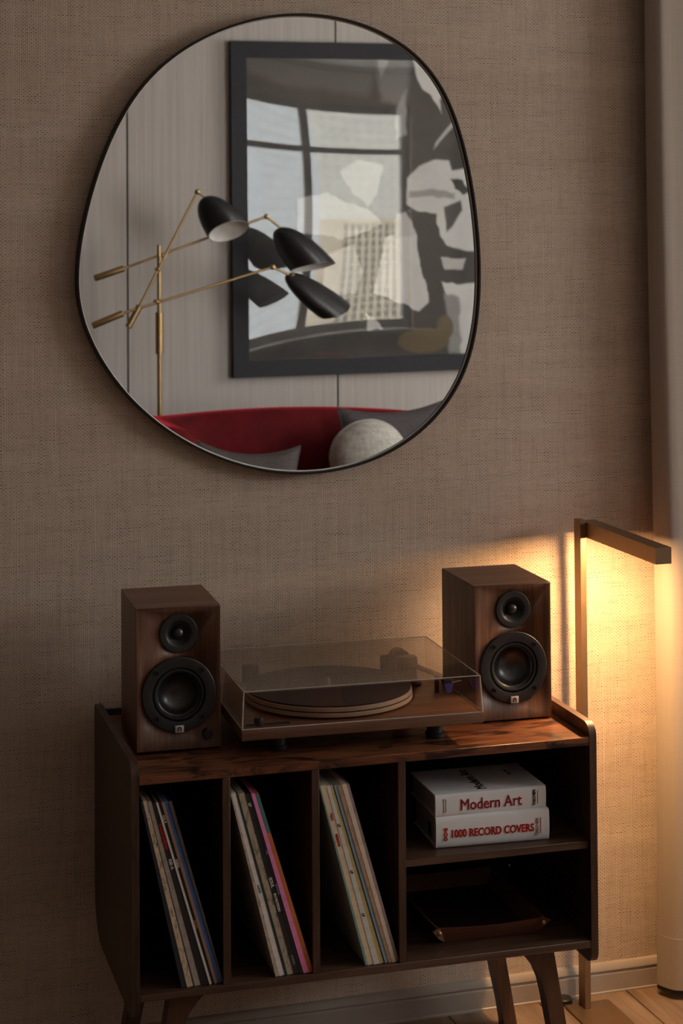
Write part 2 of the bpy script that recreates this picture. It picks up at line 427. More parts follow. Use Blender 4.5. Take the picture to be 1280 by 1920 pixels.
# windows
def window(name, n_mull, transom, axis, lo, hi, z0, z1, d):
    """frame, mullions, transom and panes; d = depth coordinate of the frame's centre"""
    t = bpy.data.objects.new(name, None); COL.objects.link(t); struct(t)
    def bx(a0, a1, c0, c1, dd):
        b = MB()
        if axis == 'y': b.rbox(a0, a1, d-dd, d+dd, c0, c1, 0.004, 1)
        else: b.rbox(d-dd, d+dd, a0, a1, c0, c1, 0.004, 1)
        return b
    fw_ = 0.06
    for a0, a1, c0, c1 in ((lo, lo+fw_, z0, z1), (hi-fw_, hi, z0, z1), (lo+fw_, hi-fw_, z0, z0+fw_), (lo+fw_, hi-fw_, z1-fw_, z1)):
        bx(a0, a1, c0, c1, 0.035).build('window_frame', M['win_paint'], t)
    cuts = [lo+fw_]+n_mull+[hi-fw_]
    for x in n_mull: bx(x-0.03, x+0.03, z0+fw_, z1-fw_, 0.03).build('mullion', M['win_paint'], t)
    zs = [z0+fw_]+transom+[z1-fw_]
    for i in range(len(cuts)-1):
        a0 = cuts[i]+(0.03 if i else 0); a1 = cuts[i+1]-(0.03 if i < len(cuts)-2 else 0)
        for zt in transom: bx(a0, a1, zt-0.022, zt+0.022, 0.025).build('transom', M['win_paint'], t)
        for j in range(len(zs)-1):
            c0 = zs[j]+(0.022 if j else 0); c1 = zs[j+1]-(0.022 if j < len(zs)-2 else 0)
            b = MB()
            if axis == 'y': b.box(a0, a1, d-0.003, d+0.003, c0, c1)
            else: b.box(d-0.003, d+0.003, a0, a1, c0, c1)
            b.build('window_pane', M['pane'], t)
    return t
window('window_1', [2.86], [2.07], 'y', *WIN1, 0.10)
window('window_added', [-2.2], [], 'x', *ADDED_WIN, ROOM_R+0.10)
struct(MB().rbox(WIN1[0]-0.1, 4.35, -0.17, -0.001, WIN1[2]-0.04, WIN1[2]-0.001, 0.006, 2).build('trim_1', M['cream_paint']))

# ------------------------------------------------------------------ record cabinet
CAB_LOC, CAB_RZ = Vector((-0.0094, -0.4199, 0.0)), -0.0224
_c, _s = math.cos(CAB_RZ), math.sin(CAB_RZ)
def cab(x, y, z=0.0): return Vector((CAB_LOC.x+_c*x-_s*y, CAB_LOC.y+_s*x+_c*y, z))
ZT0, ZT1, ZB0, ZB1 = 0.6309, 0.6168, 0.2827, 0.2701
CW, CDP = 0.7858, 0.402
TH = 0.0128
cabt = thing('record_cabinet', 'dark brown wooden record cabinet with three upright slots and splayed legs', 'cabinet', CAB_LOC, CAB_RZ)
pp = rounded([(0, 0.242), (0, 0.6537), (CDP, 0.6537), (CDP, 0.242)], [0.020, 0.024, 0.010, 0.075], 8)
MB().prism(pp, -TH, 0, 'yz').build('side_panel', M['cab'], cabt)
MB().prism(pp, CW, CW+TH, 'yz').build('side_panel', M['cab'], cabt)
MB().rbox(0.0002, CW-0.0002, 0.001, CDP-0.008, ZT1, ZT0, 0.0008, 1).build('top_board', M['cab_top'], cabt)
MB().rbox(0.0002, CW-0.0002, 0.001, CDP-0.008, ZB1, ZB0, 0.0008, 1).build('bottom_board', M['cab_h'], cabt)
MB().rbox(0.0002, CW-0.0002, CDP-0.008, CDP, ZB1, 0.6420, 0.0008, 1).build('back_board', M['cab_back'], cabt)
for d in (0.1373, 0.2883, 0.4383):
    MB().rbox(d, d+0.0132, 0.001, CDP-0.0085, ZB0+0.0002, ZT1-0.0002, 0.0008, 1).build('divider', M['cab'], cabt)
MB().rbox(0.4517, CW-0.0004, 0.008, CDP-0.0085, 0.4382, 0.4512, 0.0008, 1).build('shelf', M['cab_h'], cabt)
def leg(mirror):
    # right leg outline in x-z: straight outer side, hollow inner side
    out = [(0.728, ZB1), (0.772, 0.012), (0.771, 0.0), (0.748, 0.0), (0.747, 0.012)]
    inn = [(0.741, 0.05), (0.730, 0.10), (0.722, 0.14), (0.716, 0.175), (0.709, 0.205), (0.699, 0.228), (0.686, 0.245), (0.672, 0.258), (0.664, ZB1)]
    pts = out+inn
    if mirror: pts = [(CW-x, z) for x, z in pts][::-1]
    return pts
for my in (False, True):
    for y0 in (0.035, 0.325):
        MB().prism(leg(my), y0, y0+0.034, 'xz').build('leg', M['leg'], cabt)

# ------------------------------------------------------------------ loudspeakers
SW, SD, SH = 0.1449, 0.1855, 0.2434
_body = []
def speaker_body():
    # veneered box with the two driver openings cut into its front
    if not _body:
        a = MB().rbox(0, SW, 0, SD, 0.003, SH-0.0012, 0.0006, 1).build('body', M['walnut'])
        c = MB().lathe([(0.0300, -0.012), (0.0300, 0.010)], (SW*0.5, 0, 0.1990), (0, -1, 0), 48).lathe([(0.0600, -0.034), (0.0600, 0.010)], (SW*0.5, 0, 0.0962), (0, -1, 0), 64).build('cutter', M['walnut'])
        md = a.modifiers.new('cut', 'BOOLEAN'); md.object = c; md.operation = 'DIFFERENCE'; md.solver = 'EXACT'
        me = bpy.data.meshes.new_from_object(a.evaluated_get(bpy.context.evaluated_depsgraph_get()))
        bpy.data.objects.remove(a); bpy.data.objects.remove(c); me.name = 'body'; _body.append(me)
    return _body[0]
def speaker(lx, ly, rz, label, knob):
    t = thing('bookshelf_speaker', label, 'speaker', cab(lx, ly, ZT0), CAB_RZ+rz, 'walnut speakers on the cabinet')
    for a in (0.012, SW-0.026):
        for b_ in (0.012, SD-0.026):
            MB().lathe([(0.007, 0), (0.007, 0.0032)], (a+0.007, b_+0.007, 0), n=14).build('rubber_foot', M['black_matte'], t)
    # box: upright veneer on the sides and front, a top sheet with grain across
    link('body', speaker_body(), t)
    MB().rbox(0, SW, 0, SD, SH-0.0012, SH, 0.0004, 1).build('top_panel', M['walnut_top'], t)
    F = (0, -1, 0)
    cx, cz = SW*0.5, 0.1990
    o = MB().lathe([(0.0325, 0), (0.0325, 0.0018), (0.0318, 0.0025), (0.0230, 0.0027), (0.0218, 0.0022), (0.0185, -0.0015), (0.0150, -0.0052), (0.0128, -0.0066), (0.0128, -0.0085)], (cx, 0, cz), F, 48, caps=False).build('tweeter_ring', M['black'], t)
    MB().lathe([(0.0128, -0.0066), (0.0118, -0.0056), (0.0106, -0.0064), (0.0100, -0.0040), (0.0086, -0.0006), (0.0060, 0.0022), (0.003, 0.0035), (0.0, 0.0039)], (cx, 0, cz), F, 32, caps=False).build('tweeter_dome', M['cone'], t)
    cz2 = 0.0962
    MB().lathe([(0.0632, 0), (0.0632, 0.0022), (0.0620, 0.0034), (0.0470, 0.0040), (0.0455, 0.0034), (0.0450, -0.002), (0.0450, -0.006)], (cx, 0, cz2), F, 64, caps=False).build('woofer_ring', M['black'], t)
    MB().lathe([(0.0450, -0.002), (0.0440, 0.0005), (0.0420, 0.0022), (0.0395, 0.0020), (0.0376, -0.0002), (0.0365, -0.0022)], (cx, 0, cz2), F, 64, caps=False).build('woofer_surround', M['black_matte'], t)
    MB().lathe([(0.0365, -0.0022), (0.0352, -0.0030), (0.0335, -0.0068), (0.030, -0.0125), (0.025, -0.0175), (0.018, -0.0215), (0.010, -0.0238), (0.0, -0.0245)], (cx, 0, cz2), F, 64, caps=False).build('woofer_cone', M['cone'], t)
    for a in (45, 135, 225, 315):
        px_, pz_ = cx+0.0545*math.cos(math.radians(a)), cz2+0.0545*math.sin(math.radians(a))
        MB().lathe([(0.0042, 0.0030), (0.0042, 0.0050), (0.0030, 0.0052), (0.0024, 0.0038), (0.0, 0.0038)], (px_, 0, pz_), F, 16).build('screw', M['screw'], t)
    bz = 0.0392
    bd = MB().rbox(cx-0.0076, cx+0.0076, -0.0062, -0.0036, bz-0.0060, bz+0.0060, 0.0009, 2).build('badge', M['badge'], t)
    arch = []
    for k in range(13):
        a = PI*k/12; arch.append((cx+0.0034*math.cos(a), bz+0.0004+0.0034*math.sin(a)))
    inner = []
    for k in range(13):
        a = PI*(1-k/12); inner.append((cx+0.0013*math.cos(a), bz+0.0004+0.0013*math.sin(a)))
    poly = [(cx+0.0034, bz-0.0038)]+arch+[(cx-0.0034, bz-0.0038), (cx-0.0013, bz-0.0038)]+inner+[(cx+0.0013, bz-0.0038)]
    b = MB(); n = len(poly)
    b.prism(poly, -0.0066, -0.0061, 'xz'); b.build('logo_mark', M['black'], bd)
    if knob:
        MB().lathe([(0.0092, 0), (0.0092, 0.0012), (0.0086, 0.0016), (0.0086, 0.0115), (0.0078, 0.0125), (0, 0.0125)], (0.1205, 0, 0.0285), F, 32).build('volume_knob', M['black'], t)
        MB().lathe([(0.0012, -0.001), (0.0012, 0.0004), (0, 0.0005)], (0.1192, 0, 0.0432), F, 12).build('indicator', M['black_matte'], t)
    return t
speaker(0.0175, 0.1278, -0.0261, 'walnut bookshelf speaker with a small black volume knob, left of the turntable', True)
speaker(0.6271, 0.1392, -0.0147, 'walnut bookshelf speaker without a knob, lit by the lamp right of the turntable', False)

# ------------------------------------------------------------------ turntable
TW, TD = 0.4226, 0.3259
TZ0, TZ1 = 0.6633-ZT0, 0.6815-ZT0
tt = thing('turntable', 'walnut turntable with a dark platter under a clear dust cover', 'turntable', cab(0.1789, 0.0383, ZT0), CAB_RZ-0.0261)
MB().rbox(0, TW, 0, TD, TZ0, TZ1, 0.0012, 2).build('plinth', M['walnut_plinth'], tt)
for fx, fy in ((0.073, 0.055), (0.352, 0.055), (0.073, TD-0.055), (0.352, TD-0.055)):
    ft = MB().lathe([(0.0150, 0.0), (0.0162, 0.003), (0.0162, 0.0055), (0.0140, 0.007), (0.0140, TZ0)], (fx, fy, 0), n=28).build('foot', M['black'], tt)
    MB().lathe([(0.0172, 0.0055), (0.0172, 0.0085), (0.0142, 0.0088)], (fx, fy, 0), n=28).build('foot_ring', M['black_matte'], ft)
pc = (0.190, 0.166)
MB().lathe([(0.0, 0.0), (0.060, 0.0), (0.060, 0.0042), (0.148, 0.0042), (0.1488, 0.005), (0.1488, 0.0105), (0.148, 0.0112), (0.0, 0.0112)], (*pc, TZ1), n=96).build('sub_platter', M['mdf'], tt)
MB().lathe([(0.146, 0.0112), (0.146, 0.0132)], (*pc, TZ1), n=96).build('platter_groove', M['black_matte'], tt)
MB().lathe([(0.0, 0.0132), (0.147, 0.0132), (0.1478, 0.014), (0.1478, 0.0198), (0.147, 0.0206), (0.0, 0.0206)], (*pc, TZ1), n=96).build('platter', M['mdf'], tt)
MB().lathe([(0.0, 0.0206), (0.1455, 0.0206), (0.1460, 0.0212), (0.1460, 0.0232), (0.1455, 0.0236), (0.0, 0.0236)], (*pc, TZ1), n=96).build('slip_mat', M['felt'], tt)
MB().lathe([(0.0036, 0.0236), (0.0036, 0.033), (0.0028, 0.036), (0, 0.0365)], (*pc, TZ1), n=20).build('spindle', M['steel'], tt)
# drive: pulley in a recessed slot
MB().rbox(0.012, 0.088, 0.020, 0.034, TZ1-0.0002, TZ1+0.0006, 0.0004, 1).build('belt_slot', M['black_matte'], tt)
MB().lathe([(0.0082, 0.0), (0.0082, 0.0115), (0.0076, 0.0125), (0, 0.0125)], (0.0345, 0.026, TZ1), n=28).build('speed_knob', M['black'], tt)
# tonearm at rest along the right side
ab = (0.352, 0.228)
base_ = MB().lathe([(0.027, 0.0), (0.027, 0.004), (0.021, 0.006), (0.019, 0.024), (0.017, 0.026), (0, 0.026)], (*ab, TZ1), n=36).build('tonearm_base', M['black'], tt)
MB().rbox(ab[0]-0.019, ab[0]+0.019, ab[1]-0.011, ab[1]+0.013, TZ1+0.026, TZ1+0.050, 0.003, 2).build('gimbal', M['black'], base_)
arm = MB().tube([(ab[0]-0.004, ab[1]+0.050, TZ1+0.0385), (ab[0], ab[1], TZ1+0.0385), (ab[0]+0.020, ab[1]-0.060, TZ1+0.0370), (ab[0]+0.040, ab[1]-0.118, TZ1+0.0345)], [0.0045, 0.0048, 0.0045, 0.0042], 16).build('tonearm', M['black'], tt)
MB().lathe([(0.0165, 0), (0.0175, 0.001), (0.0175, 0.026), (0.0165, 0.027)], (ab[0]-0.002, ab[1]+0.024, TZ1+0.0385), (-0.05, 1, 0), 32).build('counterweight', M['black'], arm)
MB().rbox(0.383, 0.401, 0.098, 0.124, TZ1+0.0285, TZ1+0.0345, 0.001, 1).build('headshell', M['black'], arm)
b = MB(); b.add([(0.3835, 0.097, TZ1+0.0285), (0.4005, 0.097, TZ1+0.0285), (0.4005, 0.118, TZ1+0.0285), (0.3835, 0.118, TZ1+0.0285), (0.3875, 0.099, TZ1+0.012), (0.3965, 0.099, TZ1+0.012), (0.3965, 0.114, TZ1+0.014), (0.3875, 0.114, TZ1+0.014)],
      [(0,1,2,3), (4,5,6,7), (0,1,5,4), (1,2,6,5), (2,3,7,6), (3,0,4,7)]); b.build('cartridge', M['cart'], arm)
MB().tube([(0.397, 0.094, TZ1+0.031), (0.412, 0.090, TZ1+0.034)], [0.0012, 0.0010], 8).build('finger_lift', M['steel'], arm)
MB().tube([(0.386, 0.150, TZ1), (0.386, 0.150, TZ1+0.030)], 0.004, 14).build('arm_rest', M['black'], tt)
# dust cover: open-bottomed shell with sloping sides
CH, CT_, WT = 0.062, 0.0045, 0.003
z0, z1 = TZ1+0.0006, TZ1+CH
def ring_(i, z): return [(i, i, z), (TW-i, i, z), (TW-i, TD-i, z), (i, TD-i, z)]
cov = bpy.data.objects.new('dust_cover', None); COL.objects.link(cov); cov.parent = tt
def slab(name, q, off):
    """flat acrylic plate: quad q pushed inwards by off"""
    b = MB(); q2 = [tuple(a+o for a, o in zip(p, off)) for p in q]
    b.add(q+q2, [(0,1,2,3), (7,6,5,4), (0,4,5,1), (1,5,6,2), (2,6,7,3), (3,7,4,0)])
    return b.build(name, M['cover'], cov)
lo, hi = ring_(0.001, z0), ring_(CT_, z1)
slab('cover_front', [lo[0], lo[1], hi[1], hi[0]], (0, WT, 0))
slab('cover_side', [lo[1], lo[2], hi[2], hi[1]], (-WT, 0, 0))
slab('cover_back', [lo[2], lo[3], hi[3], hi[2]], (0, -WT, 0))
slab('cover_side', [lo[3], lo[0], hi[0], hi[3]], (WT, 0, 0))
slab('cover_top', hi, (0, 0, -WT))
# polished bright rims of the acrylic
def rim(a, b_, r=0.0009):
    MB().tube([a, b_], r, 6).build('cover_rim', M['cover_edge'], cov)
for k in range(4):
    rim(hi[k], hi[(k+1) % 4])
for k in (0, 1): rim(lo[k], hi[k], 0.0012)
rim(lo[0], lo[1]); rim(lo[3], lo[0]); rim(lo[1], lo[2])
for hx in (0.065, TW-0.095):
    MB().rbox(hx, hx+0.030, TD-0.016, TD-0.0045, TZ1+0.0008, TZ1+0.034, 0.002, 1).build('hinge', M['black'], tt)

# ------------------------------------------------------------------ wall mirror
outline = [(560,18),(620,22),(680,36),(730,58),(775,88),(810,122),(835,160),(855,205),(872,260),(885,320),(895,385),(902,450),(905,510),(903,570),(897,622),(888,668),(872,713),(848,757),(815,797),(770,835),(720,864),(660,886),(590,897),(530,895),(470,886),(410,867),(350,839),(295,804),(250,765),(210,718),(180,670),(158,625),(143,580),(138,535),(141,490),(152,422),(167,359),(189,291),(216,225),(251,161),(296,115),(349,75),(427,38),(495,21)]
pts3 = [at_y(u, v, -0.028) for u, v in outline]
P2 = [Vector((p.x, p.z)) for p in pts3]
for _ in range(3):                                   # relax the traced outline
    P2 = [P2[i]*0.5+(P2[i-1]+P2[(i+1) % len(P2)])*0.25 for i in range(len(P2))]
def catmull(P, k=4):
    out = []; n = len(P)
    for i in range(n):
        a, b_, c, d = P[i-1], P[i], P[(i+1) % n], P[(i+2) % n]
        for j in range(k):
            t = j/k
            out.append(0.5*((2*b_)+(c-a)*t+(2*a-5*b_+4*c-d)*t*t+(3*b_-a-3*c+d)*t*t*t))
    return out
P2 = catmull(P2, 4); nP = len(P2)
cen = sum(P2, Vector((0, 0)))/nP
def inset(P, d):
    out = []
    for i in range(len(P)):
        t = (P[(i+1) % len(P)]-P[i-1]).normalized(); nrm = Vector((-t.y, t.x))
        if nrm.dot(cen-P[i]) < 0: nrm = -nrm
        out.append(P[i]+nrm*d)
    return out
PI1 = inset(P2, 0.0044); PI2 = inset(P2, 0.0050)
zmin = min(p.y for p in P2)
mir = thing('wall_mirror', 'large pebble-shaped mirror in a thin black frame on the woven wallcovering', 'mirror', (cen.x, 0, cen.y))
L = lambda p, y: (p.x-cen.x, y, p.y-cen.y)
b = MB(); vs = [L(p, -0.001) for p in P2]+[L(p, -0.0275) for p in P2]+[L(p, -0.0285) for p in inset(P2, 0.001)]+[L(p, -0.0285) for p in inset(P2, 0.0038)]+[L(p, -0.0275) for p in PI1]+[L(p, -0.012) for p in PI1]
b.add(vs, [(r*nP+i, r*nP+(i+1) % nP, (r+1)*nP+(i+1) % nP, (r+1)*nP+i) for r in range(5) for i in range(nP)], True)
b.build('mirror_frame', M['frame_dark'], mir)
b = MB(); vs = [L(p, MIRROR_Y) for p in PI2]+[L(p, MIRROR_Y+0.004) for p in PI2]
b.add(vs, [list(range(nP)), list(range(nP, 2*nP))[::-1]]+[(i, (i+1) % nP, nP+(i+1) % nP, nP+i) for i in range(nP)])
b.build('mirror_glass', M['mirror'], mir)
b = MB(); vs = [L(p, -0.0185) for p in PI1]+[L(p, -0.0180) for p in PI2]+[L(p, MIRROR_Y-0.0002) for p in inset(P2, 0.0066)]
b.add(vs, [(r*nP+i, r*nP+(i+1) % nP, (r+1)*nP+(i+1) % nP, (r+1)*nP+i) for r in range(2) for i in range(nP)], True)
b.build('mirror_bevel', M['mirror_glint'], mir)

# ------------------------------------------------------------------ task floor lamp
lamp = thing('reading_floor_lamp', 'slim bronze floor lamp with a lit bar arm beside the curtain', 'lamp', (0.9235, -0.0630, 0))
g = N('warm_led'); em = g.n('ShaderNodeEmission'); em.inputs['Color'].default_value = (1.0, 0.565, 0.235, 1); em.inputs['Strength'].default_value = 405.0
g.l(em.outputs[0], g.out.inputs['Surface']); M['led'] = g.m
LZ = 0.9385
MB().rbox(-0.028, 0.066, -0.235, 0.016, 0.0, 0.0045, 0.001, 1).build('base_plate', M['lampbrass'], lamp)
MB().rbox(0.0022, 0.0146, -0.0150, 0.0145, 0.0045, LZ+0.004, 0.0006, 1).build('post', M['lampbrass'], lamp)
# arm: an inverted channel, closed at the end, light strip recessed in it
aw, ah, al, y0 = 0.0308, 0.0292, 0.335, 0.0145
ax0, ax1 = 0.0147, 0.0147+aw
armp = bpy.data.objects.new('arm', None); COL.objects.link(armp); armp.parent = lamp
armp.location = (0, y0, LZ); armp.rotation_euler = (0, 0, math.radians(-0.8))
b = MB(); b.box(ax0, ax1, -al, 0.0, -ah+0.005, 0.0)
b.build('arm_bar', M['lampbrass'], armp)
for x0_, x1_ in ((ax0, ax0+0.0035), (ax1-0.0035, ax1)):
    MB().box(x0_, x1_, -al, 0.0, -ah, -ah+0.0051).build('channel_lip', M['lampbrass'], armp)
for ya, yb in ((-al, -al+0.004), (-0.006, 0.0)):
    MB().box(ax0+0.0035, ax1-0.0035, ya, yb, -ah, -ah+0.0051).build('channel_end', M['lampbrass'], armp)
MB().box(ax0+0.0045, ax1-0.0045, -al+0.006, -0.072, -ah+0.0012, -ah+0.0052).build('light_strip', M['led'], armp)
MB().lathe([(0.0165, 0), (0.0165, 0.003), (0.0155, 0.0045), (0.0155, 0.0075), (0.0165, 0.009), (0.014, 0.0115), (0, 0.0125)], (-0.020, 0.0345, 0.0), n=36).build('foot_switch', M['black'], lamp, 'round black foot switch')

# ------------------------------------------------------------------ curtain
g = N('linen_curtain')
v = g.coords((3, 3, 700)); f = g.noise(v, 1.0, 3.0, 0.7); v2 = g.coords((500, 500, 4)); f2 = g.noise(v2, 1.0, 2.0)
g.set(Base_Color=g.mix(g.math('MULTIPLY', g.math('ADD', f, f2), 0.5), (0.36, 0.30, 0.255), (0.48, 0.41, 0.355)), Roughness=0.9, Specular_IOR_Level=0.15)
g.bump(f, 0.15, 0.0006)
M['curtain'] = g.m
def curtain(name, label, x0, width, seed, flip=False, group=None):
    rnd = random.Random(seed)
    t = thing(name, label, 'curtain', (x0, 0, 0), 0, group)
    ks = [rnd.uniform(0.9, 1.1) for _ in range(8)]
    def prof(s, z):
        """s: 0..1 along the cloth"""
        x = s*width
        if flip: x = -x
        edge = 0.0065*math.sin(2.2*z+0.7)+0.006*(z/2.5)
        ph = s*width/0.185*2*PI
        amp = 0.026*(0.75+0.25*math.sin(0.9*z+seed))
        y = -0.080 - amp*math.sin(ph-0.25+0.12*math.sin(1.3*z))*min(1, 0.22+s*width*4) - 0.006*math.sin(3.1*ph*0.37+z)
        if s*width < 0.021: y += (1-s*width/0.021)**2*0.030
        return (x+edge+0.008*math.sin(ph*2+1.0)*min(1, s*width*17), y)
    zt = 2.66
    def sheet(za, zb, nz, off):
        b = MB(); ns = 210
        def fn(i, j):
            z = za+(zb-za)*j; x, y = prof(i, z); return (x, y-off, z)
        b.grid(fn, ns, nz); b.grid(lambda i, j: tuple(a+o for a, o in zip(fn(i, j), (0, 0.0022+2*off, 0))), ns, nz)
        k = (ns+1)*(nz+1)
        per = [i for i in range(ns)]+[ns+(ns+1)*j for j in range(nz)]+[nz*(ns+1)+ns-i for i in range(ns)]+[(nz-j)*(ns+1) for j in range(nz)]
        b.add(b.v[:2*k], [(per[i], per[(i+1) % len(per)], k+per[(i+1) % len(per)], k+per[i]) for i in range(len(per))])
        return b
    sheet(0.115, zt, 40, 0.0).build('curtain_cloth', M['curtain'], t)
    sheet(0.020, 0.119, 6, 0.0010).build('hem', M['curtain'], t)
    sheet(0.012, 0.0205, 1, -0.0006).build('hem_shadow', M['black_matte'], t, 'dark strip standing for the shadow under the hem')  # black strip stands in for the shadow gap under the curtain
    return t
curtain('curtain', 'beige linen curtain hanging to the floor beside the bronze reading lamp', 1.090, 1.10, 3)
curtain('curtain', 'beige linen curtain on the far side of the window', 4.60, 0.50, 5, True)
rod = MB().tube([(1.0, -0.080, 2.68), (4.65, -0.080, 2.68)], 0.012, 12).build('curtain_rail', M['lampbrass'])
tag(rod, 'slim bronze rail carrying the linen curtains under the ceiling', 'curtain rail')

# ------------------------------------------------------------------ record sleeves
def cab_px(u, v, yl):
    """cabinet-local (x, z) where the photo ray meets the plane y = yl of the cabinet"""
    d = ray(u, v); nrm = Vector((-_s, _c, 0)); p0 = cab(0, yl)
    q = CAM+d*((p0-CAM).dot(nrm)/d.dot(nrm)); r = q-CAB_LOC
    return (_c*r.x+_s*r.y, q.z)
def sleeve_mat(name, spine, worn=0.0, second=None, split=0.0):
    g = N(name); k_ = 1.35 if max(spine) > 0.12 else 1.0; c = tuple(min(0.88, x*k_) for x in spine)
    v = g.coords((30, 30, 30)); f = g.noise(v, 3.0, 5.0, 0.7)
    a = tuple(x*0.86 for x in c); b = tuple(min(1, x*1.10) for x in c)
    cc = g.ramp(f, [(0.3, a), (0.7, b)])
    if worn > 0:
        f2 = g.noise(g.coords((160, 160, 60)), 1.0, 6.0, 0.75)
        cc = g.mix(g.ramp(f2, [(0.50, (0, 0, 0)), (0.62, (worn, worn, worn))]), cc, (0.05, 0.04, 0.035))
    if second:
        sep = g.n('ShaderNodeSeparateXYZ'); tc = g.n('ShaderNodeTexCoord'); g.l(tc.outputs['Object'], sep.inputs[0])
        cc = g.mix(g.math('GREATER_THAN', sep.outputs[2], split), cc, second)
    g.set(Base_Color=cc, Roughness=0.5)
    return g.m
WHITE_INK = plain('white_ink', (0.75, 0.73, 0.70), 0.6)
RED_INK = plain('red_ink', (0.55, 0.02, 0.03), 0.6)
DARK_INK = plain('dark_ink', (0.05, 0.045, 0.045), 0.6)
BLUE_INK = plain('blue_grey_ink', (0.20, 0.25, 0.36), 0.6)
LP = 0.315
YF = 0.0076
def text_on_spine(par, txt, frac, size, mat, xb0, xb1, xt0, xt1, H, bold=0.0004, sx=1.0):
    me = text_mesh('spine_lettering', txt, size, mat, bold, sx, 0.0002)
    top = Vector(((xt0+xt1)/2, H)); bot = Vector(((xb0+xb1)/2, 0))
    d = (bot-top).normalized(); p = top+(bot-top)*frac
    dn = Vector((d.x, 0, d.y)); rt = Vector((-d.y, 0, d.x)); nn = Vector((0, -1, 0))
    mm = Matrix(((dn.x, rt.x, nn.x, p.x), (dn.y, rt.y, nn.y, -0.0002), (dn.z, rt.z, nn.z, p.y), (0, 0, 0, 1)))
    me.transform(mm)
    return link('spine_lettering', me, par)
def stack(tops, bots, vt, vb, specs, group, cover_cols):
    xt = [cab_px(u, vt, YF)[0] for u in tops]; xb = [cab_px(u, vb, YF)[0] for u in bots]
    for i, sp in enumerate(specs):
        gap = 0.00025
        b0, b1, t0, t1 = xb[i]+gap, xb[i+1]-gap, xt[i]+gap, xt[i+1]-gap
        dx = ((t0+t1)-(b0+b1))/2; H = math.sqrt(LP*LP-dx*dx)+random.uniform(-0.0012, 0.0008)
        org = Vector(((b0+b1)/2, 0, 0)); yo = random.uniform(-0.0012, 0.0012)
        t = thing('record_sleeve', sp['label'], 'record', cab(org.x, YF+yo, ZB0), CAB_RZ, group)
        B0, B1, T0, T1 = b0-org.x, b1-org.x, t0-org.x, t1-org.x
        e = 0.0014
        quad = [(B0, 0.0003), (B1, 0.0003+e), (T1, H+e*0.7), (T0, H)]
        MB().prism(quad, 0.0012, LP, 'xz').build('sleeve', sleeve_mat('record_cover', sp.get('cover', sp['col'])), t)
        q2 = [(B0, 0.0006), (B1, 0.0006+e), (T1, H-0.0004+e*0.7), (T0, H-0.0004)]
        MB().prism(q2, 0.0, 0.0013, 'xz').build('spine', sleeve_mat('record_spine', sp['col'], sp.get('worn', 0), sp.get('second'), H*(1-sp.get('split', 0))), t)
        for (txt, fr, sz, mt) in sp.get('text', []):
            text_on_spine(t, txt, fr, sz, mt, B0, B1, T0, T1, H)
S1T = [250+a/4.8 for a in (62, 84, 118, 127, 163, 203, 222, 250, 277, 312, 345)]
S1B = [250+a/4.8 for a in (432, 482, 538, 553, 606, 684, 706, 729, 757, 800, 812)]
stack(S1T, S1B, 1500, 1850, [
    dict(col=(0.018, 0.022, 0.032), cover=(0.012, 0.014, 0.02), worn=0.3, label='blue-black record sleeve, leftmost in the left slot of the cabinet'),
    dict(col=(0.50, 0.39, 0.27), worn=0.85, label='cream record sleeve with torn edges in the left slot'),
    dict(col=(0.07, 0.045, 0.065), label='thin dark purple record sleeve beside the torn cream one, left slot'),
    dict(col=(0.30, 0.255, 0.215), worn=0.35, label='taupe record sleeve left of the black one with red lettering'),
    dict(col=(0.018, 0.016, 0.016), text=[('RADIOHEAD', 0.185, 0.0078, RED_INK), ('KID A', 0.335, 0.0066, WHITE_INK)], label='black record sleeve with red and white spine lettering in the left slot'),
    dict(col=(0.52, 0.49, 0.47), label='narrow white record sleeve in the left slot'),
    dict(col=(0.020, 0.018, 0.016), text=[('VOL II', 0.09, 0.005, WHITE_INK), ('STEREO', 0.335, 0.0042, WHITE_INK), ('STEREO', 0.67, 0.0042, plain('ochre_ink', (0.4, 0.25, 0.06), 0.6))], label='black record sleeve between the white and the brown one, left slot'),
    dict(col=(0.25, 0.145, 0.10), label='reddish brown record sleeve next to the blue one in the left slot'),
    dict(col=(0.035, 0.10, 0.27), worn=0.3, label='blue record sleeve in the left slot'),
    dict(col=(0.10, 0.075, 0.065), cover=(0.016, 0.014, 0.014), worn=0.5, label='thin dark brown record sleeve, rightmost in the left slot'),
], 'records in the left slot', None)
S2T = [420+a/3.765 for a in (42, 54, 84, 100, 146, 174, 190, 216, 246)]
S2B = [420+a/3.765 for a in (362, 390, 428, 448, 492, 536, 560, 597, 630)]
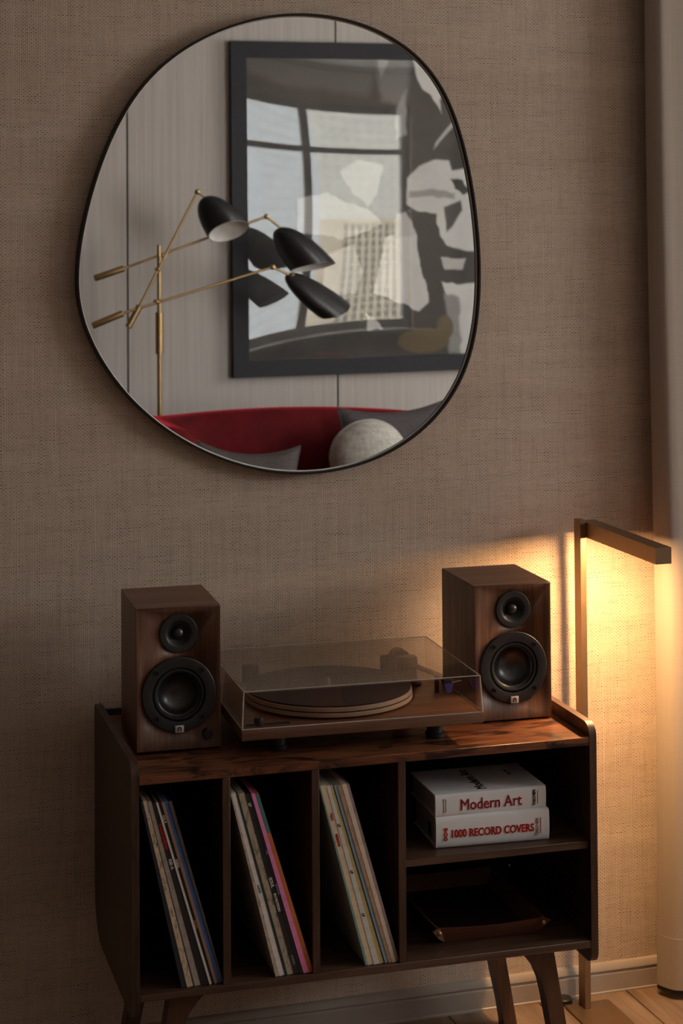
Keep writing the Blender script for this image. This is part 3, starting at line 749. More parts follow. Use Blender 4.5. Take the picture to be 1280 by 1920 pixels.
stack(S2T, S2B, 1488, 1827, [
    dict(col=(0.44, 0.36, 0.28), cover=(0.36, 0.34, 0.31), worn=0.7, label='worn cream record sleeve with pale cover, leftmost in the middle slot'),
    dict(col=(0.60, 0.57, 0.55), text=[('ALBUM', 0.52, 0.0045, BLUE_INK)], label='white record sleeve in the middle slot'),
    dict(col=(0.024, 0.034, 0.032), label='dark green record sleeve right of the white one, middle slot'),
    dict(col=(0.36, 0.31, 0.23), worn=0.8, label='tan record sleeve with frayed spine in the middle slot'),
    dict(col=(0.020, 0.019, 0.019), text=[('LP', 0.06, 0.0062, WHITE_INK), ('SOUL', 0.49, 0.0070, WHITE_INK), ('IN MOTION', 0.60, 0.0058, WHITE_INK), ('STEREO', 0.92, 0.0048, BLUE_INK)], label='black record sleeve with white spine lettering in the middle slot'),
    dict(col=(0.020, 0.019, 0.021), text=[('LIVE', 0.325, 0.0036, BLUE_INK), ('RECORDED', 0.53, 0.0036, BLUE_INK)], label='plain black record sleeve beside the pink one in the middle slot'),
    dict(col=(0.70, 0.20, 0.42), label='bright pink record sleeve in the middle slot'),
    dict(col=(0.42, 0.125, 0.035), second=(0.075, 0.20, 0.20), split=0.215, label='orange record sleeve with a teal upper end in the middle slot'),
], 'records in the middle slot', None)
S3T = [420+a/3.765 for a in (670, 681, 722, 746, 768, 776, 798, 828, 862, 884)]
S3B = [420+a/3.765 for a in (998, 1016, 1057, 1096, 1128, 1138, 1162, 1186, 1212, 1236)]
stack(S3T, S3B, 1473, 1808, [
    dict(col=(0.17, 0.30, 0.27), cover=(0.42, 0.42, 0.41), worn=0.3, label='thin sea-green record sleeve with a pale cover in the right slot'),
    dict(col=(0.60, 0.48, 0.34), text=[('TRIO', 0.17, 0.0058, RED_INK), ('SESSIONS', 0.30, 0.0052, RED_INK)], label='cream record sleeve with red spine lettering in the right slot'),
    dict(col=(0.52, 0.52, 0.47), text=[('LP', 0.22, 0.0060, DARK_INK), ('LP', 0.48, 0.0060, DARK_INK), ('LP', 0.72, 0.0060, DARK_INK)], label='pale grey record sleeve right of the cream one in the right slot'),
    dict(col=(0.40, 0.31, 0.13), worn=0.2, label='mustard record sleeve in the right slot'),
    dict(col=(0.020, 0.024, 0.028), label='thin black record sleeve left of the light blue one'),
    dict(col=(0.24, 0.36, 0.46), label='light blue record sleeve in the right slot'),
    dict(col=(0.37, 0.24, 0.165), worn=0.4, label='brown record sleeve right of the light blue one'),
    dict(col=(0.58, 0.47, 0.37), label='cream record sleeve between the brown and the mauve one'),
    dict(col=(0.24, 0.18, 0.185), worn=0.4, label='mauve record sleeve, rightmost in the right slot'),
], 'records in the right slot', None)

# ------------------------------------------------------------------ books
M['book'] = plain('white_book_cover', (0.88, 0.89, 0.91), 0.42, var=0.015)
M['pages'] = plain('page_edges', (0.50, 0.48, 0.45), 0.8, vscale=600, var=0.12)
def book(lx, ly, z0, z1, ln, dp, rz, label, bulge=0.004):
    t = thing('book', label, 'book', cab(lx, ly, z0), CAB_RZ+rz, 'books on the cabinet shelf')
    h = z1-z0; ct = 0.0028
    # cover: two boards joined by a rounded spine facing the room
    pr = []
    for k in range(11):
        a = -PI/2+PI*k/10; pr.append((-bulge*math.cos(a)**0.8 if abs(math.cos(a)) > 1e-6 else 0.0, h/2+h/2*math.sin(a)))
    inn = [(0.0045, ct+(h-2*ct)*k/4) for k in range(5)]
    poly = [(dp, 0.0)]+pr[0:1]+pr[1:-1]+pr[-1:]+[(dp, h), (dp, h-ct)]+inn[::-1]+[(dp, ct)]
    MB().prism(poly, 0, ln, 'yz').build('cover', M['book'], t)
    MB().box(0.003, ln-0.003, 0.005, dp-0.004, ct+0.0001, h-ct-0.0001).build('page_block', M['pages'], t)
    return t, h
def spine_text(t, txt, cx, cz, size, mat, bold=0.0, sx=1.0, rot=0.0, y=-0.0046):
    me = text_mesh('lettering', txt, size, mat, bold, sx, 0.0006)
    me.transform(Matrix.Translation((cx, y, cz)) @ Matrix.Rotation(rot, 4, 'Y') @ Matrix.Rotation(PI/2, 4, 'X'))
    return link('lettering', me, t)
INK_RED = plain('crimson_ink', (0.58, 0.055, 0.09), 0.6); INK_RED2 = plain('scarlet_ink', (0.70, 0.04, 0.02), 0.6)
SHELF_Z = 0.4512
t, h = book(0.5192, 0.0475, SHELF_Z, 0.5049, 0.2039, 0.140, -0.052, 'white book titled 1000 Record Covers, lower of the two on the shelf', 0.0055)
spine_text(t, '1000 RECORD COVERS', 0.1005, h*0.44, 0.0184, INK_RED2, 0.00050, 0.80, y=-0.0058)
spine_text(t, 'OCHS', 0.0175, h*0.45, 0.0086, INK_RED2, 0.0004, 0.95, -PI/2, y=-0.0058)
spine_text(t, 'TASCHEN', 0.1815, h*0.46, 0.0078, plain('grey_red_ink', (0.30, 0.11, 0.11), 0.6), 0.0, 0.85, -PI/2, y=-0.0058)
MB().box(0.1875, 0.1883, -0.0063, -0.0055, h*0.25, h*0.75).build('spine_rule', INK_RED, t)
me = MB().box(-0.0004, 0.0003, 0.03, 0.045, 0.012, 0.034).build('end_mark', DARK_INK, t)
t, h = book(0.5183, 0.0460, 0.50515, 0.5426, 0.2020, 0.1395, -0.0115, 'white book titled Modern Art lying on top of the other book', 0.0035)
spine_text(t, 'Modern Art', 0.1005, h*0.44, 0.0268, INK_RED, 0.00028, 0.86, y=-0.0038)
spine_text(t, 'TASCHEN', 0.1800, h*0.5, 0.0072, DARK_INK, 0.0002, 0.85, -PI/2, y=-0.0038)
MB().box(0.1862, 0.1868, -0.0042, -0.0034, h*0.22, h*0.80).build('spine_rule', DARK_INK, t)
MB().box(0.0145, 0.0150, -0.0042, -0.0032, h*0.18, h*0.80).build('spine_rule', DARK_INK, t)
MB().box(0.0185, 0.0189, -0.0042, -0.0032, h*0.20, h*0.78).build('spine_rule', DARK_INK, t)
me = text_mesh('cover_lettering', 'Modern Art', 0.026, plain('maroon_ink', (0.10, 0.03, 0.03), 0.6), 0.0004, 0.9, 0.0003)
me.transform(Matrix.Translation((0.090, 0.066, h+0.0002)) @ Matrix.Rotation(PI/2, 4, 'Z')); link('cover_lettering', me, t)
me = text_mesh('cover_lettering', 'TASCHEN', 0.008, DARK_INK, 0.0, 0.9, 0.0003)
me.transform(Matrix.Translation((0.165, 0.090, h+0.0002)) @ Matrix.Rotation(PI/2, 4, 'Z')); link('cover_lettering', me, t)

# ------------------------------------------------------------------ leather tray
M['leather'] = plain('brown_leather', (0.17, 0.062, 0.036), 0.42, var=0.12, vscale=160)
M['leather_in'] = plain('dark_leather_lining', (0.040, 0.020, 0.015), 0.6, var=0.12, vscale=160)
tray = thing('leather_tray', 'brown leather catch-all tray with brass corner studs on the lower shelf', 'tray', cab(0.6230, 0.185, ZB0), CAB_RZ-0.02)
bw, bd_, rw, rd, rh, th = 0.083, 0.122, 0.0985, 0.137, 0.031, 0.0028
MB().rbox(-bw, bw, -bd_, bd_, 0.0002, 0.0034, 0.001, 1).build('tray_floor', M['leather_in'], tray)
def flap(p0, p1, q0, q1, nrm, nm):
    """leather side from the base edge p0-p1 up to the rim q0-q1, slightly sagging in the middle"""
    b = MB(); nu, nv = 12, 4
    def fn(i, j, o):
        a = Vector(p0).lerp(Vector(p1), i); c = Vector(q0).lerp(Vector(q1), i)
        v = a.lerp(c, j); sag = math.sin(PI*i)*j
        return v+Vector(nrm)*(o+0.0025*sag)+Vector((0, 0, -0.0030*sag))
    b.grid(lambda i, j: fn(i, j, 0), nu, nv); b.grid(lambda i, j: fn(i, j, -th), nu, nv)
    k = (nu+1)*(nv+1)
    per = [i for i in range(nu)]+[nu+(nu+1)*j for j in range(nv)]+[nv*(nu+1)+nu-i for i in range(nu)]+[(nv-j)*(nu+1) for j in range(nv)]
    b.add(b.v[:2*k], [(per[i], per[(i+1) % len(per)], k+per[(i+1) % len(per)], k+per[i]) for i in range(len(per))])
    return b.build(nm, M['leather'], tray)
z_ = 0.0012
flap((-bw, -bd_, z_), (bw, -bd_, z_), (-rw+0.006, -rd, rh), (rw-0.006, -rd, rh), (0, -1, 0), 'tray_side')
flap((-bw, bd_, z_), (bw, bd_, z_), (-rw+0.006, rd, rh), (rw-0.006, rd, rh), (0, 1, 0), 'tray_side')
flap((-bw, -bd_, z_), (-bw, bd_, z_), (-rw, -rd+0.006, rh), (-rw, rd-0.006, rh), (-1, 0, 0), 'tray_side')
flap((bw, -bd_, z_), (bw, bd_, z_), (rw, -rd+0.006, rh), (rw, rd-0.006, rh), (1, 0, 0), 'tray_side')
for sx in (-1, 1):
    for sy in (-1, 1):
        d = Vector((sx*0.80, sy*0.45, 0)).normalized(); side = Vector((-d.y, d.x, 0))
        c0 = Vector((sx*bw, sy*bd_, 0.002)); c1 = Vector((sx*(rw-0.006), sy*(rd-0.004), rh)); tip = c1+d*0.017+Vector((0, 0, -0.003))
        b = MB(); o = side*0.0032
        b.add([c0-o, c1-o, tip-o*0.6, c0.lerp(tip, 0.45)+d*0.004-o, c0+o, c1+o, tip+o*0.6, c0.lerp(tip, 0.45)+d*0.004+o],
              [(0,1,2,3), (7,6,5,4), (0,4,5,1), (1,5,6,2), (2,6,7,3), (3,7,4,0)])
        b.build('pinched_corner', M['leather'], tray)
        mid = c1+d*0.003+Vector((0, 0, -0.008))
        MB().lathe([(0.0042, 0.0), (0.0040, 0.0012), (0.0028, 0.0022), (0, 0.0026)], mid+Vector((0, sy*0.0042, 0)), (0.12*sx, sy, 0.15), 18).build('stud', M['brass'], tray)

# ------------------------------------------------------------------ picture on the opposite wall
PY = ROOM_B+0.026
tl = refl(434, 75, PY+0.02); br = refl(1020, 689, PY+0.02)
PX0, PX1, PZ0, PZ1 = tl.x, br.x, br.z, tl.z
pic = thing('framed_picture', 'large black-and-white portrait print with golden forms, in a wide dark grey frame', 'picture', ((PX0+PX1)/2, ROOM_B+0.001, (PZ0+PZ1)/2))
pic.rotation_euler = (0, math.radians(-0.25), 0)
hw, hh = (PX1-PX0)/2, (PZ1-PZ0)/2
fwid = 0.068
M['picframe'] = plain('charcoal_frame', (0.022, 0.023, 0.027), 0.55, spec=0.25, var=0.05)
for poly in ([(-hw, hh), (hw, hh), (hw-fwid, hh-fwid), (-hw+fwid, hh-fwid)], [(-hw, -hh), (hw, -hh), (hw-fwid, -hh+fwid), (-hw+fwid, -hh+fwid)],
             [(-hw, -hh), (-hw, hh), (-hw+fwid, hh-fwid), (-hw+fwid, -hh+fwid)], [(hw, -hh), (hw, hh), (hw-fwid, hh-fwid), (hw-fwid, -hh+fwid)]):
    MB().prism(poly, 0.0, 0.042, 'xz').build('frame_rail', M['picframe'], pic)
# the print: soft-edged light and dark areas, given in photo pixels of the crop 420,50 (x2.56)
iw, ih = hw-fwid+0.004, hh-fwid+0.004
def px2loc(cx_, cy_):
    p = refl(420+cx_/2.56, 50+cy_/2.56, PY); return (p.x-(PX0+PX1)/2, p.z-(PZ0+PZ1)/2)
shapes = [
 (0.10, [(60,100),(760,100),(700,330),(300,280),(110,200)], 60), (0.42, [(360,820),(500,800),(620,850),(700,870),(765,945),(640,1000),(560,1020),(480,1000),(350,990)], 8),
 (0.36, [(560,690),(640,640),(770,660),(740,800),(700,860),(620,800)], 10), (0.40, [(480,1100),(560,1070),(620,1040),(660,1180),(640,1280),(480,1300)], 10),
 (0.55, [(680,1370),(770,1450),(690,1455)], 6), (0.16, [(720,120),(900,150),(880,380),(760,360)], 40), (0.33, [(740,150),(800,160),(760,240)], 14), (0.30, [(830,400),(880,300),(880,520),(830,540)], 18),
 (0.62, [(780,1010),(850,990),(920,960),(945,1150),(990,1320),(930,1372),(880,1340),(720,1280),(750,1150)], 6), (0.50, [(830,900),(900,880),(920,1000),(820,1020)], 16),
 (0.62, [(910,165),(1000,165),(1300,165),(1300,520),(1190,520),(1140,420),(1060,430),(1000,340),(930,260)], 12), (0.05, [(1080,270),(1150,420),(1060,470),(1040,360)], 12), (0.45, [(1020,560),(1110,440),(1130,450),(1010,590)], 8),
 (0.58, [(880,730),(940,670),(1010,640),(1090,640),(1180,640),(1300,600),(1300,1080),(1160,1095),(1080,1050),(1030,980),(1020,900),(950,890),(880,850)], 10),
 (0.03, [(1080,600),(1120,500),(1200,560),(1160,680),(1100,690)], 12), (0.30, [(890,790),(1000,780),(1110,800),(1110,830),(1000,815),(890,820)], 12), (0.03, [(1090,730),(1150,740),(1190,790),(1150,810),(1110,780)], 8),
 (0.06, [(1055,870),(1140,835),(1150,880),(1100,960),(1075,985)], 10), (0.04, [(880,880),(1020,900),(1030,1000),(1040,1110),(1060,1220),(1110,1400),(1080,1560),(960,1560),(990,1320),(930,1000)], 14),
 (0.04, [(1030,1060),(1100,1062),(1200,1080),(1300,1080),(1300,1230),(1060,1215),(1040,1110)], 10), (0.48, [(1040,1108),(1165,1112),(1150,1165),(1060,1170)], 8),
 (0.62, [(1050,1222),(1120,1240),(1300,1226),(1300,1570),(1140,1570),(1115,1400)], 8), (0.26, [(1060,1280),(1130,1300),(1140,1570),(1080,1570)], 20), (0.5, [(1300,160),(1500,160),(1500,1570),(1300,1570)], 60),
]
gx, gz = 210, 240
xs_ = np.linspace(-iw, iw, gx+1); zs_ = np.linspace(-ih, ih, gz+1)
XX, ZZ = np.meshgrid(xs_, zs_)
rs = np.random.RandomState(4)
def smooth_noise(cells):
    a = rs.rand(cells+2, cells+2); yy = np.linspace(0, cells, gz+1); xx = np.linspace(0, cells, gx+1)
    yi = yy.astype(int); xi = xx.astype(int); fy = (yy-yi)[:, None]; fx = (xx-xi)[None, :]
    fy = fy*fy*(3-2*fy); fx = fx*fx*(3-2*fx)
    q = lambda i, j: a[np.ix_(yi+i, xi+j)]
    return (q(0,0)*(1-fx)+q(0,1)*fx)*(1-fy)+(q(1,0)*(1-fx)+q(1,1)*fx)*fy
n1 = smooth_noise(9)*0.5+smooth_noise(24)*0.3+smooth_noise(70)*0.2
val = 0.022+0.035*n1
px_m = abs(px2loc(256, 0)[0]-px2loc(0, 0)[0])/256
warp = (smooth_noise(40)-0.5)*14*px_m
for tone, poly, soft in shapes:
    P = np.array([px2loc(*q) for q in poly]); dmin = np.full(XX.shape, 1e9); inside = np.zeros(XX.shape, bool)
    Xw, Zw = XX+warp, ZZ+warp.T[:1, :1]*0+warp*0.7
    for i in range(len(P)):
        a, c = P[i-1], P[i]; d = c-a; L2 = (d**2).sum()+1e-12
        tt_ = np.clip(((Xw-a[0])*d[0]+(Zw-a[1])*d[1])/L2, 0, 1)
        dmin = np.minimum(dmin, np.hypot(Xw-a[0]-tt_*d[0], Zw-a[1]-tt_*d[1]))
        cond = (a[1] > Zw) != (c[1] > Zw)
        with np.errstate(divide='ignore', invalid='ignore'):
            xc = (c[0]-a[0])*(Zw-a[1])/(c[1]-a[1]+1e-15)+a[0]
        inside ^= cond & (Xw < xc)
    sd = np.where(inside, dmin, -dmin)
    k = np.clip(0.5+sd/(soft*px_m), 0, 1); k = k*k*(3-2*k)
    val = val*(1-k)+tone*(0.85+0.3*n1)*k
b = MB(); b.grid(lambda i, j: (-iw+2*iw*i, 0.0, -ih+2*ih*j), gx, gz, False)
me = bpy.data.meshes.new('print'); me.from_pydata(b.v, [], [f[::-1] for f in b.f])
ca = me.color_attributes.new('ink', 'FLOAT_COLOR', 'POINT')
cols = np.ones((gx+1)*(gz+1)*4, dtype=np.float32).reshape(-1, 4); cols[:, :3] = val.reshape(-1, 1)
cols[:, 2] *= 0.97
for (ex, ey, rx, ry) in ((958, 1508, 122, 56), (1062, 1446, 40, 58)):      # two golden rounded forms at the foot of the print
    c0, c1 = px2loc(ex, ey), px2loc(ex+rx, ey+ry)
    q = np.hypot((XX-c0[0])/(c1[0]-c0[0]), (ZZ-c0[1])/(c1[1]-c0[1])).ravel()
    k = np.clip((1.08-q)/0.16, 0, 1)[:, None]; sh = (0.85+0.3*n1.ravel())[:, None]
    cols[:, :3] = cols[:, :3]*(1-k)+np.array([[0.125, 0.095, 0.048]], dtype=np.float32)*sh*k
ca.data.foreach_set('color', cols.ravel())
g = N('photo_print'); at = g.n('ShaderNodeVertexColor'); at.layer_name = 'ink'
g.set(Base_Color=at.outputs['Color'], Roughness=0.7); me.materials.append(g.m)
o = link('print', me, pic); o.location = (0, 0.014, 0)
MB().box(-iw, iw, 0.002, 0.010, -ih, ih).build('backing_board', M['black_matte'], pic)
# glazing: a slightly bowed sheet
PANE_BOW = 0.0060
b = MB(); b.grid(lambda i, j: (-iw+2*iw*i, 0.022+PANE_BOW*(1-(2*i-1)**2)*(1-(2*j-1)**2), -ih+2*ih*j), 48, 48)
me = b.mesh('glazing', M['pic_glass'])
link('glazing', me, pic)

# ------------------------------------------------------------------ brass three-arm lamp behind the sofa
LY = ROOM_B+0.47
R = lambda u, v, dy=0.0: refl(u, v, LY+dy)
foot = R(299, 700); fl = thing('three_arm_lamp', 'brass floor lamp with three black cone shades on long counterweighted arms', 'lamp', (foot.x, foot.y, 0))
lo_ = lambda p: Vector((p.x-foot.x, p.y-foot.y, p.z))
M['shade'] = plain('black_shade_enamel', (0.012, 0.012, 0.013), 0.36)
M['shade_in'] = plain('white_shade_inside', (0.62, 0.60, 0.57), 0.6)
ptop, pmid, plow = R(299.5, 459), R(297.5, 585), R(296.5, 664)
zt_, zm_, zl_ = ptop.z, pmid.z, plow.z
MB().lathe([(0.125, 0), (0.125, 0.012), (0.118, 0.018), (0.02, 0.024), (0.012, 0.035)], (0, 0, 0), n=48).build('lamp_base', M['brass'], fl)
MB().tube([(0, 0, 0.03), (0, 0, zl_)], 0.0095, 16).build('lower_pole', M['brass'], fl)
MB().lathe([(0.0095, zl_), (0.0155, zl_+0.001), (0.0155, zm_-0.001), (0.0095, zm_)], (0, 0, 0), n=20, smooth=False).build('pole_sleeve', M['brass'], fl)
MB().tube([(0, 0, zm_), (0, 0, zt_)], 0.0082, 16).build('upper_pole', M['brass'], fl)
def lamp_arm(cw0, cw1, clamp, elbow, dy):
    """counterweight end, its inner end, clamp on the pole, elbow; all in photo pixels"""
    a, c, p, e = (lo_(R(*q, dy)) for q in (cw0, cw1, clamp, elbow))
    armo = MB().tube([c, e], 0.0052, 12).build('lamp_arm', M['brass'], fl)
    MB().tube([a, a.lerp(c, 0.03), c.lerp(a, 0.03), c], [0.011, 0.0135, 0.0135, 0.010], 18).build('counterweight', M['brass'], armo)
    d = (e-c).normalized()
    sg_ = 1 if dy > 0 else -1; MB().tube([p-Vector((0, dy, 0)), p+Vector((0, sg_*0.005, 0)), p+Vector((0, sg_*0.010, 0))], [0.009, 0.009, 0.003], 14).build('clamp', M['brass'], armo)
    MB().lathe([(0, -0.0125), (0.006, -0.0115), (0.010, -0.006), (0.0112, 0), (0.010, 0.006), (0.006, 0.0115), (0, 0.0125)], e, (0.3, 1, 0.2), 16).build('elbow_joint', M['brass'], armo)
    return armo
lamp_arm((240, 614), (262, 573), (297, 505), (370, 360), 0.030)
lamp_arm((177, 522), (233, 503), (298, 478), (499, 406), -0.125)
lamp_arm((173, 611), (231, 587), (294, 566), (511, 501), 0.034)
def shade(elbow, apex, r0, r1, tilt, dy):
    e, a = lo_(R(*elbow, dy)), lo_(R(*apex, dy)); p0, p1 = lo_(R(*r0, dy)), lo_(R(*r1, dy))
    c = (p0+p1)/2; e1 = (p1-p0)/2; rr = e1.length
    upv = Vector((0, 0, 1)); near = Vector((0, 1, 0))      # the mirror is towards +y
    e2 = near*rr*math.cos(tilt)+upv*rr*math.sin(tilt)
    axv = a-c
    def dome(s, off=0.0):
        def fn(i, j):
            ph = j*PI/2; th = 2*PI*i
            return c+axv*(math.sin(ph)*s)+(e1*math.cos(th)+e2*math.sin(th))*(math.cos(ph)**0.9 if ph < PI/2-1e-6 else 0.0)*s
        return fn
    b = MB(); b.grid(dome(1.0), 40, 14); so = b.build('lampshade', M['shade'], fl)
    b = MB(); b.grid(dome(0.965), 40, 14); b.build('shade_lining', M['shade_in'], so)
    MB().tube([e, a.lerp(c, 0.04)], 0.0048, 12).build('shade_stem', M['brass'], so)
    MB().lathe([(0.004, 0), (0.015, -0.004), (0.017, -0.02), (0.013, -0.030)], a.lerp(c, 0.03), (a-c), 20).build('socket_cap', M['brass'], so)
shade((370, 360), (386, 371), (391, 440), (466, 428), 0.52, 0.030)
shade((499, 406), (526, 427), (546, 507), (627, 495), 0.20, -0.125)
shade((511, 501), (541, 514), (594, 592), (655, 569), -0.35, 0.034)

# ------------------------------------------------------------------ sofa
g = N('red_velvet'); f = g.noise(g.coords((9, 9, 9)), 1.0, 4.0, 0.6)
g.set(Base_Color=g.ramp(f, [(0.3, (0.060, 0.0015, 0.003)), (0.7, (0.125, 0.003, 0.006))]), Roughness=0.85, Sheen_Weight=0.9, Sheen_Roughness=0.32, Specular_IOR_Level=0.2)
g.b.inputs['Sheen Tint'].default_value = (0.85, 0.05, 0.08, 1)
M['velvet'] = g.m
SX0, SX1, SYB, SYF = 0.745, 2.16, -3.68, -2.92
ZS = refl(470, 765, SYB).z/0.80
sofa = thing('velvet_sofa', 'dark red velvet sofa with a curved back seen in the mirror', 'sofa', ((SX0+SX1)/2, (SYB+SYF)/2, 0))
sc0 = Vector(((SX0+SX1)/2, (SYB+SYF)/2))
def sofa_path():
    pts = []; rc = 0.34
    for k in range(9): pts.append((SX0, SYF+(SYB+rc-SYF)*k/8))
    for k in range(1, 13):
        a = PI+PI/2*k/12; pts.append((SX0+rc+rc*math.cos(a), SYB+rc+rc*math.sin(a)))
    for k in range(1, 24): pts.append((SX0+rc+(SX1-SX0-2*rc)*k/24, SYB))
    for k in range(0, 13):
        a = 1.5*PI+PI/2*k/12; pts.append((SX1-rc+rc*math.cos(a), SYB+rc+rc*math.sin(a)))
    for k in range(1, 9): pts.append((SX1, SYB+rc+(SYF-SYB-rc)*k/8))
    return [Vector(p) for p in pts]
path = sofa_path(); nP_ = len(path)
sect = [(-0.085, 0.13), (-0.100, 0.30), (-0.105, 0.52), (-0.108, 0.66), (-0.092, 0.745), (-0.055, 0.787), (0.0, 0.80), (0.055, 0.787), (0.092, 0.745), (0.108, 0.66), (0.100, 0.52), (0.095, 0.30), (0.085, 0.13)]
def sofa_shell(i0, i1, cap0, cap1):
    b = MB(); rings = []
    idx = list(range(i0, i1+1))
    seq = []
    if cap0:
        for q in (0.0, 0.35, 0.65, 0.87): seq.append((idx[0], q, -(1-q)))
    for i in idx: seq.append((i, 1.0, 0.0))
    if cap1:
        for q in (0.87, 0.65, 0.35, 0.0): seq.append((idx[-1], q, (1-q)))
    for i, q, ext in seq:
        t = (path[min(i+1, nP_-1)]-path[max(i-1, 0)]).normalized(); nrm = Vector((-t.y, t.x))
        s = i/(nP_-1); back = max(0.0, math.sin(PI*s))
        tb = max(0.0, min(1.0, (SYB+0.30-path[i].y)/0.30)); hs = (1.030*(1-tb)+tb*(1.0-0.045*((path[i].x-1.30)/0.60)**2))*ZS
        shr = math.sin(math.acos(max(0, min(1, 1-q)))) if q < 1 else 1.0
        c = path[i]+t*ext*0.085
        ring = []
        for o, z in sect:
            zz = 0.13+(z*hs-0.13)
            zc = 0.46
            ring.append((c.x+nrm.x*o*max(shr, 0.02)-sc0.x, c.y+nrm.y*o*max(shr, 0.02)-sc0.y, zc+(zz-zc)*(0.35+0.65*shr)))
        rings.append(ring)
    n = len(sect)
    vs = [v for r in rings for v in r]
    b.add(vs, [(k*n+j, k*n+j+1, (k+1)*n+j+1, (k+1)*n+j) for k in range(len(rings)-1) for j in range(n-1)], True)
    b.add(vs, [(k*n+n-1, k*n, (k+1)*n, (k+1)*n+n-1) for k in range(len(rings)-1)])
    b.add(rings[0], [list(range(n))]); b.add(rings[-1], [list(range(n))[::-1]])
    return b
ia, ib = 12, nP_-1-12
sofa_shell(ia, ib, False, False).build('backrest', M['velvet'], sofa)
sofa_shell(0, ia, True, False).build('armrest', M['velvet'], sofa)
sofa_shell(ib, nP_-1, False, True).build('armrest', M['velvet'], sofa)
MB().rbox(SX0+0.07-sc0.x, SX1-0.07-sc0.x, SYB+0.08-sc0.y, SYF-0.03-sc0.y, 0.14, 0.33, 0.03, 3).build('seat_base', M['velvet'], sofa)
MB().rbox(SX0+0.105-sc0.x, SX1-0.105-sc0.x, SYB+0.10-sc0.y, SYF+0.0-sc0.y, 0.33, 0.47, 0.045, 4).build('seat_cushion', M['velvet'], sofa)
for lx in (SX0+0.12, SX1-0.12):
    for ly in (SYB+0.12, SYF-0.05):
        MB().lathe([(0.014, 0), (0.022, 0.14)], (lx-sc0.x, ly-sc0.y, 0), n=16).build('leg', M['brass'], sofa)

def weave_mat(name, a, b_, sc_=220):
    g = N(name); f = g.noise(g.coords((sc_*1.2, sc_*1.2, 18)), 1.0, 2.0); f2 = g.noise(g.coords((18, 18, sc_)), 1.0, 2.0)
    g.set(Base_Color=g.mix(g.math('MULTIPLY', g.math('ADD', f, f2), 0.5), a, b_), Roughness=0.9, Specular_IOR_Level=0.1)
    g.bump(g.math('ADD', f, f2), 0.4, 0.002); return g.m
M['greyw'] = weave_mat('charcoal_weave', (0.035, 0.030, 0.032), (0.13, 0.115, 0.118))
M['greyl'] = weave_mat('grey_slub_weave', (0.022, 0.019, 0.019), (0.14, 0.122, 0.12))
M['cream'] = weave_mat('cream_slub_weave', (0.14, 0.13, 0.115), (0.74, 0.71, 0.65), 70)
def cushion(name, label, c, w_, h_, thick, rot, mat, dip=0.12, cat='cushion'):
    t = thing(name, label, cat, c, 0); t.rotation_euler = rot
    b = MB(); n = 22
    def fn(sg):
        def f_(i, j):
            u, v = 2*i-1, 2*j-1
            # sides drawn in between the corners
            x = u*w_/2*(1-0.09*(1-v*v)); z = v*h_/2*(1-dip*(1-u*u))
            y = sg*thick/2*((1-u**4)*(1-v**4))**0.55
            return (x, y, z)
        return f_
    b.grid(fn(-1), n, n); b.grid(fn(1), n, n)
    b.build('cushion_cover', mat, t)
    pts = []
    for k in range(n+1): pts.append(fn(1)(k/n, 0))
    for k in range(1, n+1): pts.append(fn(1)(1, k/n))
    for k in range(1, n+1): pts.append(fn(1)(1-k/n, 1))
    for k in range(1, n+1): pts.append(fn(1)(0, 1-k/n))
    MB().tube(pts, 0.0035, 6, False).build('piping', mat, t)
    return t
p1, p2 = refl(374, 840, -3.08), refl(556, 864, -3.08)
cushion('lumbar_cushion', 'grey woven cushion lying low at the left end of the red sofa', ((p1.x+p2.x)/2, -3.11, p1.z-0.138), 0.385, 0.29, 0.11, (math.radians(12), math.radians(5), math.radians(4)), M['greyl'], 0.30)
p1, p2 = refl(644, 768, -3.42), refl(852, 757, -3.42)
cushion('square_cushion', 'dark grey square cushion behind the round cream one', ((p1.x+p2.x)/2, -3.455, p1.z-0.172), 0.44, 0.37, 0.12, (math.radians(14), math.radians(-2), 0), M['greyw'], 0.20)
pc_ = refl(691, 858, -3.24)
t = thing('round_cushion', 'round cream woven ball cushion on the red sofa', 'cushion', (pc_.x, -3.24, pc_.z))
b = MB(); b.lathe([(0.0, -0.1405)]+[(0.148*math.cos(a), 0.141*math.sin(a)) for a in np.linspace(-1.45, 1.45, 24)]+[(0.0, 0.1405)], (0, 0, 0), (0, 0, 1), 40)
b.build('ball_cover', M['cream'], t)
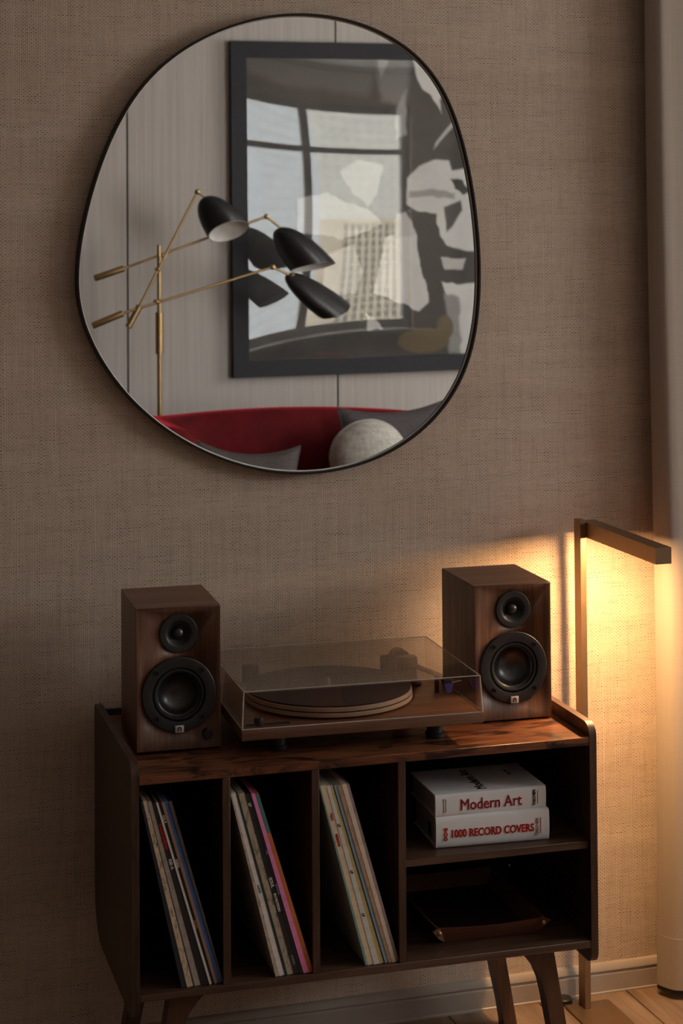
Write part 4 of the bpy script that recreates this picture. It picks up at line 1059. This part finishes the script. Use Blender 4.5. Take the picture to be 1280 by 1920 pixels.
MB().tube([(0.1475*math.cos(a), 0.004, 0.1405*math.sin(a)) for a in np.linspace(0, 2*PI, 49)], 0.003, 6, False).build('seam', M['cream'], t)

# ------------------------------------------------------------------ things the picture glass reflects
def refl2(u, v, y):
    p = at_y(u, v, 2*MIRROR_Y-2*(ROOM_B+0.026)+y); return Vector((p.x, y, p.z))
# city outside the window
def far_building(name, label, u0, u1, vt, y, depth, wall_mat, rows, cols, win_w, win_h, win_mat, vb=700):
    a, c = refl2(u0, vt, y), refl2(u1, vb, y)
    t = thing(name, label, 'building', ((a.x+c.x)/2, y, c.z))
    W_, H_ = c.x-a.x, a.z-c.z
    MB().box(-W_/2, W_/2, 0, depth, -60, H_).build('building_wall', wall_mat, t)
    MB().box(-W_/2-0.5, W_/2+0.5, -0.5, depth, H_, H_+1.2).build('cornice', wall_mat, t)
    me = MB().box(-win_w/2, win_w/2, -0.12, 0.3, -win_h/2, win_h/2).mesh('building_window', win_mat)
    for r in range(rows):
        for k in range(cols):
            o = link('building_window', me, t); o.location = (-W_/2+W_*(k+0.5)/cols, 0, H_*(1-(r+0.6)/rows))
    return t
M['stone'] = plain('beige_stone', (0.58, 0.50, 0.38), 0.9, vscale=0.4)
M['pale'] = plain('pale_stone', (0.80, 0.80, 0.73), 0.9, vscale=0.3)
M['tower'] = plain('pale_blue_tower', (0.70, 0.75, 0.80), 0.6, vscale=0.2)
M['farwin'] = plain('far_window_glass', (0.20, 0.19, 0.17), 0.6)
M['farwin2'] = plain('far_window_pale', (0.58, 0.60, 0.58), 0.5)
far_building('stone_building', 'beige stone office building with rows of small windows outside', 600, 790, 430, 330, 30, M['stone'], 13, 10, 1.0, 1.5, M['farwin'])
far_building('pale_building', 'tall pale building with faint windows behind the beige one', 545, 780, 120, 420, 30, M['pale'], 16, 8, 2.0, 1.4, M['farwin2'], 520)
far_building('glass_tower', 'pale blue glass tower with horizontal bands outside the left pane', 360, 538, 100, 300, 30, M['tower'], 26, 1, 12.5, 0.55, M['farwin2'], 700)
